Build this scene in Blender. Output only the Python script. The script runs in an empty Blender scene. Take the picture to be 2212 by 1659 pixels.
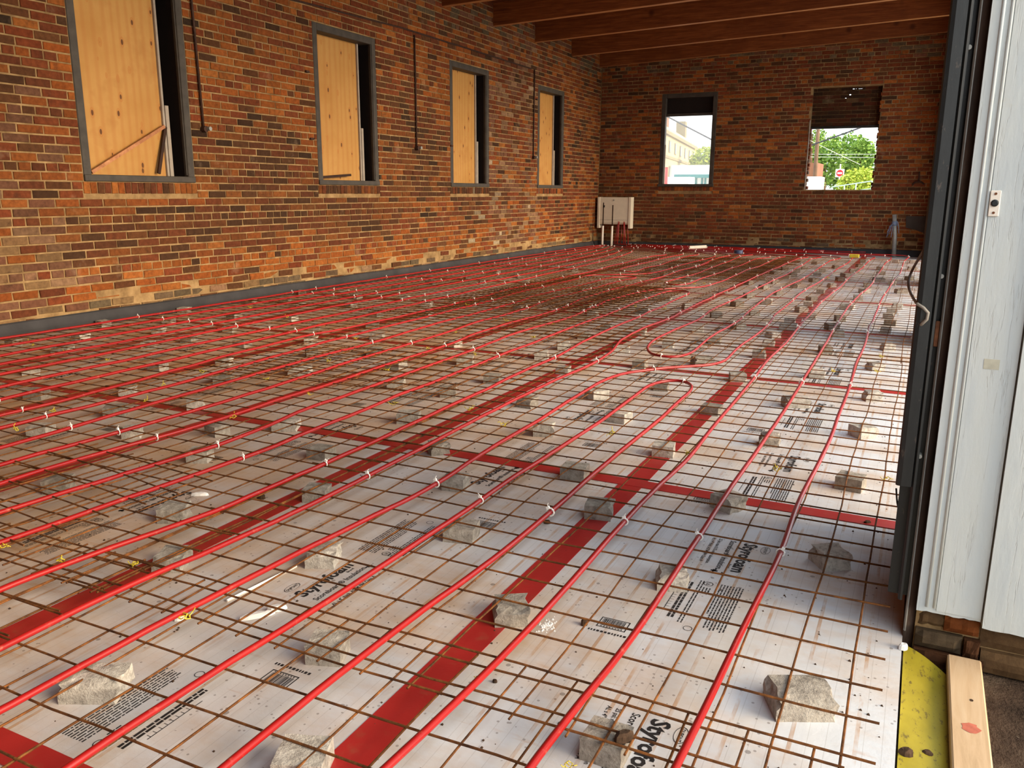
import bpy, math, random
from mathutils import Vector, Matrix, noise

# ------------------------------------------------------------------ camera
W, H = 2212, 1659
F = 1793.6685
CAM = Vector((0.0455, -1.7478, 1.2628))
YAW, PITCH, ROLL = -0.4537, 0.2274, 0.0049
_fw = Vector((math.sin(YAW)*math.cos(PITCH), math.cos(YAW)*math.cos(PITCH), -math.sin(PITCH)))
_rt = Vector((math.cos(YAW), -math.sin(YAW), 0))
_up = _rt.cross(_fw)
RT = math.cos(ROLL)*_rt + math.sin(ROLL)*_up
UP = -math.sin(ROLL)*_rt + math.cos(ROLL)*_up
FW = _fw
scn = bpy.context.scene
COL = scn.collection
cd = bpy.data.cameras.new('camera')
cd.sensor_width = 36.0; cd.sensor_fit = 'HORIZONTAL'
cd.lens = F / W * 36.0
cd.clip_start = 0.05; cd.clip_end = 500
cam = bpy.data.objects.new('camera', cd)
cam.matrix_world = Matrix(((RT.x, UP.x, -FW.x, CAM.x), (RT.y, UP.y, -FW.y, CAM.y),
                           (RT.z, UP.z, -FW.z, CAM.z), (0, 0, 0, 1)))
COL.objects.link(cam); scn.camera = cam

# ------------------------------------------------------------------ sky, sun, exposure
world = bpy.data.worlds.new('hazy_sky'); scn.world = world
world.use_nodes = True
_bg = world.node_tree.nodes['Background']
_bg.inputs['Color'].default_value = (0.86, 0.94, 1.0, 1)
_bg.inputs['Strength'].default_value = 1.25
sd = bpy.data.lights.new('sun', 'SUN')
sd.energy = 3.7; sd.angle = math.radians(40); sd.color = (1.0, 0.80, 0.54)
sun = bpy.data.objects.new('sun', sd); COL.objects.link(sun)
_d = Vector((math.cos(math.radians(17))*math.cos(math.radians(-1)),
             math.cos(math.radians(17))*math.sin(math.radians(-1)), math.sin(math.radians(17))))
sun.rotation_euler = _d.to_track_quat('Z', 'Y').to_euler()
sun.location = (12, -4, 6)
vs = scn.view_settings
vs.view_transform = 'Standard'; vs.look = 'None'; vs.gamma = 1.0; vs.use_curve_mapping = False
vs.exposure = 1.10

# ------------------------------------------------------------------ helpers
rnd = random.Random(7)
ORG = {}          # world origin of every parent object, by name

def lin(r, g, b):
    def c(v):
        v /= 255.0
        return v/12.92 if v <= 0.04045 else ((v+0.055)/1.055)**2.4
    return (c(r), c(g), c(b), 1.0)

def ray(px, py):
    return RT*((px-W/2)/F) + UP*(-(py-H/2)/F) + FW

def onz(px, py, z=0.0):
    d = ray(px, py); return CAM + d*((z-CAM.z)/d.z)

def ony(px, py, y):
    d = ray(px, py); return CAM + d*((y-CAM.y)/d.y)

def proj(p):
    q = Vector(p)-CAM; dz = q.dot(FW)
    if dz < 0.05: return None
    return (W/2+F*q.dot(RT)/dz, H/2-F*q.dot(UP)/dz, dz)

def wpos(o):
    return ORG.get(o.name, Vector((0, 0, 0)))

def tag(o, label=None, cat=None, group=None, kind=None):
    if label: o['label'] = label
    if cat: o['category'] = cat
    if group: o['group'] = group
    if kind: o['kind'] = kind
    return o

def empty(name, loc):
    o = bpy.data.objects.new(name, None)
    o.empty_display_size = 0.1
    o.location = loc; COL.objects.link(o); ORG[o.name] = Vector(loc)
    return o

def mesh_obj(name, verts, faces, mat, parent=None, origin=None, smooth=False, cols=None):
    """verts in world coordinates; the origin goes to the base centre."""
    if origin is None:
        xs = [v[0] for v in verts]; ys = [v[1] for v in verts]; zs = [v[2] for v in verts]
        origin = ((min(xs)+max(xs))/2, (min(ys)+max(ys))/2, min(zs))
    ox, oy, oz = origin
    me = bpy.data.meshes.new(name)
    me.from_pydata([(v[0]-ox, v[1]-oy, v[2]-oz) for v in verts], [], faces)
    if mat: me.materials.append(mat)
    if smooth: me.polygons.foreach_set('use_smooth', [True]*len(me.polygons))
    if cols is not None:
        a = me.color_attributes.new('Col', 'FLOAT_COLOR', 'POINT')
        flat = []
        for c in cols: flat.extend((c[0], c[1], c[2], 1.0))
        a.data.foreach_set('color', flat)
    me.update()
    o = bpy.data.objects.new(name, me); COL.objects.link(o)
    org = Vector(origin); ORG[o.name] = org
    if parent is not None:
        o.parent = parent; o.location = org - wpos(parent)
    else:
        o.location = org
    return o

def inst(name, me, loc, rot=None, scale=None, parent=None):
    o = bpy.data.objects.new(name, me); COL.objects.link(o)
    loc = Vector(loc); ORG[o.name] = loc
    if parent is not None:
        o.parent = parent; o.location = loc - wpos(parent)
    else:
        o.location = loc
    if rot is not None:
        if hasattr(rot, 'to_euler'): rot = rot.to_euler()
        o.rotation_euler = rot
    if scale is not None: o.scale = scale
    return o

class MB:
    def __init__(s): s.v = []; s.f = []; s.c = []
    def add(s, v, f, col=None):
        n = len(s.v); s.v += [tuple(p) for p in v]; s.f += [tuple(i+n for i in q) for q in f]
        if col is not None: s.c += [col]*len(v)
        return s
    def box(s, x0, x1, y0, y1, z0, z1, col=None):
        v = [(x0,y0,z0),(x1,y0,z0),(x1,y1,z0),(x0,y1,z0),(x0,y0,z1),(x1,y0,z1),(x1,y1,z1),(x0,y1,z1)]
        f = [(0,3,2,1),(4,5,6,7),(0,1,5,4),(1,2,6,5),(2,3,7,6),(3,0,4,7)]
        return s.add(v, f, col)
    def bevbox(s, x0, x1, y0, y1, z0, z1, b=0.004):
        """box with all twelve edges chamfered"""
        v = []; f = []
        X = (x0, x1); Y = (y0, y1); Z = (z0, z1); sg = (1, -1)
        idx = {}
        for i in (0,1):
            for j in (0,1):
                for k in (0,1):
                    idx[i,j,k,'x'] = len(v); v.append((X[i], Y[j]+sg[j]*b, Z[k]+sg[k]*b))
                    idx[i,j,k,'y'] = len(v); v.append((X[i]+sg[i]*b, Y[j], Z[k]+sg[k]*b))
                    idx[i,j,k,'z'] = len(v); v.append((X[i]+sg[i]*b, Y[j]+sg[j]*b, Z[k]))
                    t = (idx[i,j,k,'x'], idx[i,j,k,'y'], idx[i,j,k,'z'])
                    f.append(t if (i+j+k) % 2 == 0 else t[::-1])
        for i in (0,1):
            q = [idx[i,0,0,'x'], idx[i,1,0,'x'], idx[i,1,1,'x'], idx[i,0,1,'x']]
            f.append(tuple(q if i else q[::-1]))
            q = [idx[0,i,0,'y'], idx[1,i,0,'y'], idx[1,i,1,'y'], idx[0,i,1,'y']]
            f.append(tuple(q[::-1] if i else q))
            q = [idx[0,0,i,'z'], idx[1,0,i,'z'], idx[1,1,i,'z'], idx[0,1,i,'z']]
            f.append(tuple(q if i else q[::-1]))
        for a in (0,1):
            for b2 in (0,1):
                f.append((idx[0,a,b2,'y'], idx[1,a,b2,'y'], idx[1,a,b2,'z'], idx[0,a,b2,'z']))
                f.append((idx[a,0,b2,'x'], idx[a,1,b2,'x'], idx[a,1,b2,'z'], idx[a,0,b2,'z']))
                f.append((idx[a,b2,0,'x'], idx[a,b2,1,'x'], idx[a,b2,1,'y'], idx[a,b2,0,'y']))
        return s.add(v, f)
    def tube(s, pts, r, n=6, caps=True):
        pts = [Vector(p) for p in pts]
        m = len(pts); v = []; f = []
        t0 = (pts[1]-pts[0]).normalized()
        ref = Vector((0,0,1)) if abs(t0.z) < 0.9 else Vector((1,0,0))
        side = t0.cross(ref).normalized()
        for i, p in enumerate(pts):
            t = (pts[min(i+1,m-1)]-pts[max(i-1,0)])
            if t.length < 1e-9: t = t0
            t = t.normalized()
            side = (side - t*side.dot(t))
            if side.length < 1e-6: side = t.orthogonal()
            side.normalize(); up = side.cross(t)
            rr = r[i] if isinstance(r, (list, tuple)) else r
            for k in range(n):
                a = 2*math.pi*k/n
                v.append(p + side*(math.cos(a)*rr) + up*(math.sin(a)*rr))
        for i in range(m-1):
            for k in range(n):
                k2 = (k+1) % n
                f.append((i*n+k, i*n+k2, (i+1)*n+k2, (i+1)*n+k))
        if caps:
            f.append(tuple(range(n-1, -1, -1))); f.append(tuple((m-1)*n+k for k in range(n)))
        return s.add(v, f)
    def cyl(s, c, r, h, n=16, axis='z'):
        d = {'x': Vector((h,0,0)), 'y': Vector((0,h,0)), 'z': Vector((0,0,h))}[axis]
        return s.tube([Vector(c), Vector(c)+d], r, n)
    def prism(s, poly, z0, z1):
        n = len(poly)
        v = [(x, y, z0) for x, y in poly] + [(x, y, z1) for x, y in poly]
        f = [tuple(range(n-1,-1,-1)), tuple(range(n, 2*n))]
        f += [(i, (i+1) % n, n+(i+1) % n, n+i) for i in range(n)]
        return s.add(v, f)
    def obj(s, name, mat, parent=None, origin=None, smooth=False):
        return mesh_obj(name, s.v, s.f, mat, parent, origin, smooth, s.c if s.c and len(s.c) == len(s.v) else None)

def catmull(pts, step=0.08):
    pts = [Vector(p) for p in pts]
    if len(pts) < 3:
        n = max(2, int((pts[1]-pts[0]).length/step))
        return [pts[0].lerp(pts[1], i/n) for i in range(n+1)]
    P = [pts[0]*2-pts[1]] + pts + [pts[-1]*2-pts[-2]]
    out = []
    for i in range(1, len(P)-2):
        p0, p1, p2, p3 = P[i-1], P[i], P[i+1], P[i+2]
        n = max(1, int((p2-p1).length/step))
        for k in range(n):
            t = k/n
            out.append(0.5*((2*p1)+(p2-p0)*t+(2*p0-5*p1+4*p2-p3)*t*t+(3*p1-p0-3*p2+p3)*t**3))
    out.append(pts[-1])
    return out

def ordinal(n):
    w = ['zeroth','first','second','third','fourth','fifth','sixth','seventh','eighth','ninth','tenth','eleventh','twelfth',
         'thirteenth','fourteenth','fifteenth','sixteenth','seventeenth','eighteenth','nineteenth','twentieth','twenty-first',
         'twenty-second','twenty-third','twenty-fourth','twenty-fifth','twenty-sixth']
    return w[n]

# ------------------------------------------------------------------ materials
class NT:
    def __init__(s, name, rough=0.8, base=(0.5,0.5,0.5,1), metal=0.0, spec=0.3):
        s.m = bpy.data.materials.new(name); s.m.use_nodes = True
        s.t = s.m.node_tree; s.N = s.t.nodes; s.L = s.t.links
        s.b = s.N['Principled BSDF']
        s.b.inputs['Base Color'].default_value = base
        s.b.inputs['Roughness'].default_value = rough
        s.b.inputs['Metallic'].default_value = metal
        s.b.inputs['Specular IOR Level'].default_value = spec
        s._pos = None
    def n(s, typ, **kw):
        o = s.N.new(typ)
        for k, v in kw.items(): setattr(o, k, v)
        return o
    def pos(s, scale=(1,1,1), obj=False):
        if obj:
            src = s.n('ShaderNodeTexCoord').outputs['Object']
        else:
            src = s.n('ShaderNodeNewGeometry').outputs['Position']
        mp = s.n('ShaderNodeMapping'); mp.inputs['Scale'].default_value = scale
        s.L.new(src, mp.inputs['Vector']); return mp.outputs['Vector']
    def noise(s, vec, scale, detail=4, rough=0.55, dist=0.0):
        o = s.n('ShaderNodeTexNoise'); o.inputs['Scale'].default_value = scale
        o.inputs['Detail'].default_value = detail; o.inputs['Roughness'].default_value = rough
        o.inputs['Distortion'].default_value = dist
        s.L.new(vec, o.inputs['Vector']); return o.outputs['Fac']
    def ramp(s, fac, stops):
        o = s.n('ShaderNodeValToRGB'); e = o.color_ramp.elements
        while len(e) < len(stops): e.new(0.5)
        for i, (p, c) in enumerate(stops):
            e[i].position = p; e[i].color = c if len(c) == 4 else (*c, 1)
        s.L.new(fac, o.inputs['Fac']); return o.outputs['Color']
    def gray(s, fac, a, b):
        return s.ramp(fac, [(a, (0,0,0,1)), (b, (1,1,1,1))])
    def mix(s, fac, a, b, mode='MIX'):
        o = s.n('ShaderNodeMix', data_type='RGBA', blend_type=mode)
        for i, x in ((0, fac), (6, a), (7, b)):
            if isinstance(x, (int, float)): o.inputs[i].default_value = x
            elif isinstance(x, tuple): o.inputs[i].default_value = x
            else: s.L.new(x, o.inputs[i])
        return o.outputs[2]
    def math(s, op, a, b=None):
        o = s.n('ShaderNodeMath', operation=op)
        for i, x in ((0, a), (1, b)):
            if x is None: continue
            if isinstance(x, (int, float)): o.inputs[i].default_value = x
            else: s.L.new(x, o.inputs[i])
        return o.outputs[0]
    def sep(s, vec):
        o = s.n('ShaderNodeSeparateXYZ'); s.L.new(vec, o.inputs[0]); return o.outputs
    def color(s, c):
        s.L.new(c, s.b.inputs['Base Color']); return s
    def bump(s, h, strength=0.3, dist=0.01):
        o = s.n('ShaderNodeBump'); o.inputs['Strength'].default_value = strength
        o.inputs['Distance'].default_value = dist
        s.L.new(h, o.inputs['Height']); s.L.new(o.outputs['Normal'], s.b.inputs['Normal']); return s
    def rough(s, r):
        s.L.new(r, s.b.inputs['Roughness']); return s

M = {}
def simple(name, rgb, rough=0.7, metal=0.0, spec=0.3, var=0.15, scale=12, bump=0.0):
    k = NT(name, rough, lin(*rgb), metal, spec)
    p = k.pos()
    n1 = k.noise(p, scale, 4)
    c = lin(*rgb)
    a = tuple(min(1, x*(1+var)) for x in c[:3])+(1,); b = tuple(x*(1-var) for x in c[:3])+(1,)
    k.color(k.ramp(n1, [(0.3, b), (0.7, a)]))
    if bump: k.bump(n1, bump, 0.01)
    M[name] = k.m; return k

# brick: colour per brick from the attribute, grain, soot and pale bloom on top
k = NT('brick', 0.9, spec=0.15); p = k.pos()
at = k.n('ShaderNodeAttribute', attribute_name='Col').outputs['Color']
g1 = k.noise(p, 22, 5, 0.65); g2 = k.noise(p, 3.0, 4, 0.6); g3 = k.noise(p, 90, 3, 0.7)
c = k.mix(k.gray(g1, 0.25, 0.8), k.mix(1.0, at, (0.55,0.5,0.48,1), 'MULTIPLY'), k.mix(1.0, at, (1.25,1.22,1.18,1), 'MULTIPLY'))
c = k.mix(k.math('MULTIPLY', k.gray(k.noise(p, 7, 5, 0.7), 0.56, 0.72), 0.55), c, lin(58,38,28))
c = k.mix(k.math('MULTIPLY', k.gray(g2, 0.62, 0.8), 0.28), c, lin(190,160,130))
k.color(c).bump(k.mix(0.4, g1, g3), 0.55, 0.006); M['brick'] = k.m

k = NT('mortar', 0.95, spec=0.1); p = k.pos()
n1 = k.noise(p, 5, 5, 0.65); n2 = k.noise(p, 60, 3, 0.6)
c = k.ramp(n1, [(0.3, lin(106,82,54)), (0.5, lin(142,114,78)), (0.72, lin(172,142,100))])
c = k.mix(k.math('MULTIPLY', k.gray(k.noise(p, 1.4, 4, 0.6), 0.55, 0.75), 0.45), c, lin(110,88,64))
k.color(c).bump(n2, 0.6, 0.006); M['mortar'] = k.m

# foam insulation: pale, faint score lines along the board, dirt and rust streaks below the wires
k = NT('foam', 0.62, spec=0.3); p = k.pos()
xyz = k.sep(p)
n1 = k.noise(k.pos((1.2,0.35,1)), 2.2, 5, 0.6); n2 = k.noise(p, 9, 5, 0.65)
c = k.ramp(n1, [(0.25, lin(196,202,211)), (0.5, lin(208,211,216)), (0.75, lin(200,195,189))])
# tan dirt
c = k.mix(k.math('MULTIPLY', k.gray(k.noise(k.pos((0.8,1.6,1)), 1.1, 6, 0.7), 0.44, 0.66), 0.7), c, lin(190,156,120))
# rust dust washed over the boards further in
dust = k.n('ShaderNodeMapRange'); k.L.new(xyz[0], dust.inputs[0])
dust.inputs[1].default_value = -0.3; dust.inputs[2].default_value = -3.4; dust.inputs[3].default_value = 0.0; dust.inputs[4].default_value = 0.8
c = k.mix(k.math('MULTIPLY', dust.outputs[0], k.gray(k.noise(p, 1.7, 5, 0.65), 0.2, 0.62)), c, lin(190,150,106))
# rust streaks following the wires
fx = k.math('FRACT', k.math('ADD', k.math('DIVIDE', xyz[0], 0.141), 100.32))
st = k.math('LESS_THAN', k.math('ABSOLUTE', k.math('SUBTRACT', fx, 0.5)), 0.036)
stn = k.gray(k.noise(k.pos((3,1.0,1)), 5.0, 4, 0.6), 0.44, 0.60)
c = k.mix(k.math('MULTIPLY', k.math('MULTIPLY', st, stn), 0.62), c, lin(176,126,70))
fy = k.math('FRACT', k.math('ADD', k.math('DIVIDE', xyz[1], 0.1517), 100.7))
sy = k.math('LESS_THAN', k.math('ABSOLUTE', k.math('SUBTRACT', fy, 0.5)), 0.06)
syn = k.gray(k.noise(k.pos((1.0,3,1)), 4.0, 4, 0.6), 0.56, 0.72)
c = k.mix(k.math('MULTIPLY', k.math('MULTIPLY', sy, syn), 0.6), c, lin(180,130,80))
# score lines
f2 = k.math('FRACT', k.math('ADD', k.math('DIVIDE', xyz[0], 0.0403), 200.0))
ln = k.math('LESS_THAN', f2, 0.045)
c = k.mix(k.math('MULTIPLY', ln, 0.22), c, lin(120,108,100))
# specks of dirt
v = k.n('ShaderNodeTexVoronoi'); v.inputs['Scale'].default_value = 42; k.L.new(k.noise and p, v.inputs['Vector'])
sp = k.math('MULTIPLY', k.math('LESS_THAN', v.outputs['Distance'], 0.16), k.math('GREATER_THAN', k.noise(p, 3.2, 4, 0.6), 0.52))
c = k.mix(k.math('MULTIPLY', sp, 0.5), c, lin(84,66,54))
v2 = k.n('ShaderNodeTexVoronoi'); v2.inputs['Scale'].default_value = 9; k.L.new(p, v2.inputs['Vector'])
sp2 = k.math('LESS_THAN', k.math('ADD', v2.outputs['Distance'], k.math('MULTIPLY', n2, 0.10)), 0.115)
c = k.mix(k.math('MULTIPLY', sp2, 0.5), c, lin(64,50,44))
k.color(c).bump(k.math('ADD', k.math('MULTIPLY', ln, -0.6), k.noise(p, 60, 3, 0.6)), 0.18, 0.004); M['foam'] = k.m

k = NT('tape', 0.42, spec=0.45); p = k.pos()
n1 = k.noise(p, 3, 5, 0.6)
c = k.ramp(n1, [(0.3, lin(160,38,36)), (0.6, lin(174,44,40)), (0.8, lin(170,62,54))])
c = k.mix(k.math('MULTIPLY', k.gray(k.noise(p, 14, 5, 0.7), 0.56, 0.75), 0.4), c, lin(150,92,66))
k.color(c).bump(k.noise(p, 12, 4, 0.6), 0.25, 0.006); M['tape'] = k.m

k = NT('pex_red', 0.34, spec=0.5); p = k.pos()
n1 = k.noise(p, 6, 4, 0.6)
c = k.ramp(n1, [(0.3, lin(138,18,18)), (0.7, lin(152,24,22))])
c = k.mix(k.math('MULTIPLY', k.gray(k.noise(p, 22, 5, 0.7), 0.6, 0.75), 0.5), c, lin(190,120,96))
k.color(c); k.b.inputs['Subsurface Weight'].default_value = 0.0; M['pex'] = k.m

k = NT('rusty_wire', 0.85, spec=0.2); p = k.pos()
n1 = k.noise(p, 18, 4, 0.7)
c = k.ramp(n1, [(0.3, lin(58,36,22)), (0.5, lin(98,60,30)), (0.72, lin(140,88,44))])
k.color(c).bump(k.noise(p, 220, 2, 0.5), 0.5, 0.002); M['wire'] = k.m

k = NT('concrete_block', 0.95, spec=0.1); p = k.pos(obj=True)
oi = k.n('ShaderNodeObjectInfo').outputs['Random']
n1 = k.noise(p, 45, 5, 0.7); n2 = k.noise(p, 160, 3, 0.7)
c = k.ramp(n1, [(0.3, lin(146,139,130)), (0.5, lin(188,181,171)), (0.7, lin(212,206,196))])
c = k.mix(oi, k.mix(1.0, c, (0.50,0.47,0.44,1), 'MULTIPLY'), c)
c = k.mix(k.math('MULTIPLY', k.gray(n2, 0.60, 0.70), 0.35), c, lin(96,88,80))
k.color(c).bump(k.mix(0.5, n1, n2), 0.9, 0.006); M['concrete'] = k.m

k = NT('plywood', 0.6, spec=0.25)
_va = k.n('ShaderNodeVectorMath', operation='ADD'); k.L.new(k.pos(obj=True), _va.inputs[0])
_sc = k.math('MULTIPLY', k.n('ShaderNodeObjectInfo').outputs['Random'], 23.0); k.L.new(_sc, _va.inputs[1]); p = _va.outputs[0]
wv = k.n('ShaderNodeTexWave', wave_type='BANDS', bands_direction='Y')
wv.inputs['Scale'].default_value = 1.5; wv.inputs['Distortion'].default_value = 14.0
wv.inputs['Detail'].default_value = 2; wv.inputs['Detail Scale'].default_value = 0.4
mp = k.n('ShaderNodeMapping'); mp.inputs['Scale'].default_value = (1, 2.2, 0.28)
k.L.new(p, mp.inputs['Vector']); k.L.new(mp.outputs['Vector'], wv.inputs['Vector'])
n1 = k.noise(p, 1.6, 4, 0.6)
c = k.ramp(n1, [(0.3, lin(172,124,62)), (0.55, lin(182,136,74)), (0.75, lin(160,108,52))])
c = k.mix(k.math('MULTIPLY', k.gray(wv.outputs['Fac'], 0.35, 1.0), 0.30), c, lin(164,100,46))
v = k.n('ShaderNodeTexVoronoi'); v.inputs['Scale'].default_value = 5.0
mp2 = k.n('ShaderNodeMapping'); mp2.inputs['Scale'].default_value = (1, 1.6, 0.8)
k.L.new(p, mp2.inputs['Vector']); k.L.new(mp2.outputs['Vector'], v.inputs['Vector'])
kn = k.math('LESS_THAN', v.outputs['Distance'], 0.11)
kr = k.math('LESS_THAN', v.outputs['Distance'], 0.21)
c = k.mix(k.math('MULTIPLY', kr, 0.35), c, lin(168,98,42))
c = k.mix(k.math('MULTIPLY', kn, 0.85), c, lin(70,36,16))
k.color(c); M['plywood'] = k.m

def wood(name, dark, mid, light, sc, rough=0.6, spec=0.25, knots=True):
    k = NT(name, rough, spec=spec); p = k.pos(sc)
    n1 = k.noise(p, 6, 6, 0.65, 0.6); n2 = k.noise(k.pos(), 1.3, 4, 0.6)
    c = k.ramp(n1, [(0.3, lin(*dark)), (0.5, lin(*mid)), (0.72, lin(*light))])
    c = k.mix(k.math('MULTIPLY', k.gray(n2, 0.5, 0.75), 0.5), c, lin(*dark))
    if knots:
        v = k.n('ShaderNodeTexVoronoi'); v.inputs['Scale'].default_value = 1.5; k.L.new(k.pos(), v.inputs['Vector'])
        kn = k.gray(v.outputs['Distance'], 0.10, 0.03)
        kn = k.ramp(v.outputs['Distance'], [(0.04, (1,1,1,1)), (0.11, (0,0,0,1))])
        c = k.mix(k.math('MULTIPLY', kn, 0.75), c, tuple(x*0.45 for x in lin(*dark)[:3])+(1,))
    k.color(c).bump(n1, 0.15, 0.004); M[name] = k.m
wood('rafter_wood', (94,46,18), (122,64,28), (148,86,42), (0.35,6,6))
wood('rafter_lit_underside', (150,98,56), (176,122,74), (194,142,92), (0.35,6,6), knots=False)  # rafter undersides: light bounced off the floor, put into a paler wood colour
wood('pine', (176,148,114), (196,166,132), (206,180,148), (6,0.5,6), knots=False)
wood('old_stick', (140,88,56), (176,118,80), (196,140,98), (3,3,3), knots=False)
wood('deck_wood', (70,34,18), (100,52,28), (120,66,36), (6,0.5,6), knots=False)

simple('frame_dark', (66,60,54), 0.6, var=0.25, scale=8)
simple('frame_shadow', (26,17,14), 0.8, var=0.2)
simple('strip_grey', (158,146,134), 0.7, var=0.12)
simple('dark_stick', (50,28,16), 0.7, var=0.3)
simple('black_foam', (52,50,52), 0.75, var=0.3, scale=4, bump=0.1)
simple('conduit', (62,40,30), 0.75, var=0.35, scale=18)
simple('galv', (150,148,142), 0.5, metal=0.3, var=0.2)
simple('cabinet_white', (226,214,192), 0.5, var=0.04)
simple('pvc_white', (232,222,210), 0.45, var=0.06)
simple('tie_white', (236,232,224), 0.5, var=0.04)
simple('tie_yellow', (184,164,48), 0.5, var=0.15)
simple('ink', (40,36,36), 0.7, var=0.5, scale=30)
simple('cable_grey', (150,142,132), 0.55, var=0.15)
simple('plate_grey', (66,58,52), 0.85, var=0.2, scale=5)
simple('blue_tape', (112,126,150), 0.6, var=0.3, scale=30)
simple('blue_plastic', (52,62,92), 0.5, var=0.2)
simple('foam_white', (240,238,234), 0.8, var=0.05)
simple('clod', (66,48,34), 0.95, var=0.4, scale=40, bump=0.6)
simple('brass', (120,104,84), 0.4, metal=0.6, var=0.3)
simple('rubber', (34,36,38), 0.35, var=0.1)
simple('screw_rust', (110,66,40), 0.8, var=0.3, scale=60)
simple('slab', (96,84,72), 0.95, var=0.3)
simple('stone_pale', (172,158,122), 0.85, var=0.1, scale=0.6)
simple('roof_pale', (170,160,140), 0.85, var=0.12, scale=0.5)
simple('stone_trim', (132,118,90), 0.85, var=0.1, scale=0.6)
simple('window_glass_far', (70,74,74), 0.3, var=0.1, scale=1)
simple('wall_white', (240,240,238), 0.7, var=0.03, scale=1)
simple('teal', (44,120,120), 0.6, var=0.06, scale=1)
simple('sign_red', (206,44,48), 0.5, var=0.05)
simple('sign_white', (244,244,244), 0.5, var=0.02)
simple('pole_wood', (112,88,70), 0.9, var=0.2, scale=2)
simple('line_black', (60,58,66), 0.7, var=0.1)
simple('street', (190,184,174), 0.95, var=0.1, scale=0.4)
simple('brick_far', (128,88,66), 0.9, var=0.15, scale=2)
simple('rail_green', (176,196,180), 0.6, var=0.1)
simple('glue', (186,182,164), 0.7, var=0.12, scale=40)
simple('crayon', (186,104,84), 0.8, var=0.2, scale=60)
simple('bark', (96,74,54), 0.95, var=0.25, scale=4)

k = NT('white_paint', 0.55, spec=0.4); p = k.pos()
n1 = k.noise(k.pos((3,3,0.7)), 3, 5, 0.6); n2 = k.noise(k.pos((1,1,0.25)), 26, 5, 0.65)
c = k.ramp(n1, [(0.3, lin(186,194,198)), (0.5, lin(198,203,202)), (0.72, lin(200,203,198))])
cr = k.noise(k.pos((14,14,0.5)), 1.6, 5, 0.6)
crack = k.ramp(k.math('ABSOLUTE', k.math('SUBTRACT', cr, 0.5)), [(0.0, (1,1,1,1)), (0.006, (0,0,0,1))])
c = k.mix(k.math('MULTIPLY', crack, 0.28), c, lin(130,126,120))
c = k.mix(k.math('MULTIPLY', k.gray(k.noise(p, 7, 5, 0.7), 0.66, 0.76), 0.35), c, lin(196,186,160))
k.color(c).bump(k.math('SUBTRACT', n2, k.math('MULTIPLY', crack, 0.6)), 0.35, 0.004); M['white_paint'] = k.m

k = NT('black_steel', 0.45, spec=0.5, metal=0.2); p = k.pos((1,1,0.25))
n1 = k.noise(p, 14, 5, 0.65); n2 = k.noise(k.pos((1,1,0.4)), 34, 4, 0.7)
c = k.ramp(n1, [(0.3, lin(18,18,18)), (0.6, lin(33,33,32)), (0.8, lin(56,52,47))])
c = k.mix(k.math('MULTIPLY', k.gray(n2, 0.62, 0.74), 0.6), c, lin(120,100,88))
k.color(c).bump(n2, 0.2, 0.003); M['black_steel'] = k.m
k = NT('rust_steel', 0.7, spec=0.3, metal=0.2); p = k.pos((1,1,0.2))
n1 = k.noise(p, 20, 5, 0.65)
c = k.ramp(n1, [(0.3, lin(30,22,18)), (0.55, lin(58,38,26)), (0.75, lin(86,74,64))])
k.color(c).bump(n1, 0.3, 0.003); M['rust_steel'] = k.m

k = NT('yellow_sheet', 0.4, spec=0.45); p = k.pos()
n1 = k.noise(k.pos((1,0.6,1)), 5, 5, 0.65)
c = k.ramp(n1, [(0.3, lin(138,124,34)), (0.6, lin(166,150,44)), (0.8, lin(150,138,58))])
n2 = k.noise(k.pos((3,1.3,1)), 26, 5, 0.7)
c = k.mix(k.math('MULTIPLY', k.gray(n2, 0.57, 0.64), 0.7), c, lin(78,62,40))
k.color(c).bump(k.noise(p, 14, 4, 0.6), 0.25, 0.006); M['yellow'] = k.m

k = NT('soil', 0.98, spec=0.1); p = k.pos()
n1 = k.noise(p, 6, 6, 0.7); n2 = k.noise(p, 60, 4, 0.7)
c = k.ramp(n1, [(0.3, lin(44,34,28)), (0.5, lin(70,56,46)), (0.72, lin(96,82,68))])
c = k.mix(k.math('MULTIPLY', k.gray(n2, 0.66, 0.72), 0.5), c, lin(150,136,118))
k.color(c).bump(k.mix(0.5, n1, n2), 0.8, 0.03); M['soil'] = k.m

def leafmat(name, a, b):
    k = NT(name, 0.6, spec=0.3)
    r = k.n('ShaderNodeNewGeometry').outputs['Random Per Island']
    k.color(k.ramp(r, [(0.0, lin(*a)), (1.0, lin(*b))]))
    M[name] = k.m
leafmat('leaf_mid', (78,118,44), (146,176,76))
leafmat('leaf_bright', (142,168,50), (196,204,90))

# dusty window pane
k = NT('pane', 0.1)
tr = k.n('ShaderNodeBsdfTransparent'); tl = k.n('ShaderNodeBsdfTranslucent'); gl = k.n('ShaderNodeBsdfGlossy')
gl.inputs['Roughness'].default_value = 0.05
tl.inputs['Color'].default_value = (0.9, 0.9, 0.86, 1)
m1 = k.n('ShaderNodeMixShader'); m1.inputs[0].default_value = 0.10
k.L.new(tr.outputs[0], m1.inputs[1]); k.L.new(tl.outputs[0], m1.inputs[2])
m2 = k.n('ShaderNodeMixShader'); m2.inputs[0].default_value = 0.04
k.L.new(m1.outputs[0], m2.inputs[1]); k.L.new(gl.outputs[0], m2.inputs[2])
k.L.new(m2.outputs[0], k.N['Material Output'].inputs['Surface']); M['pane'] = k.m

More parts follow.
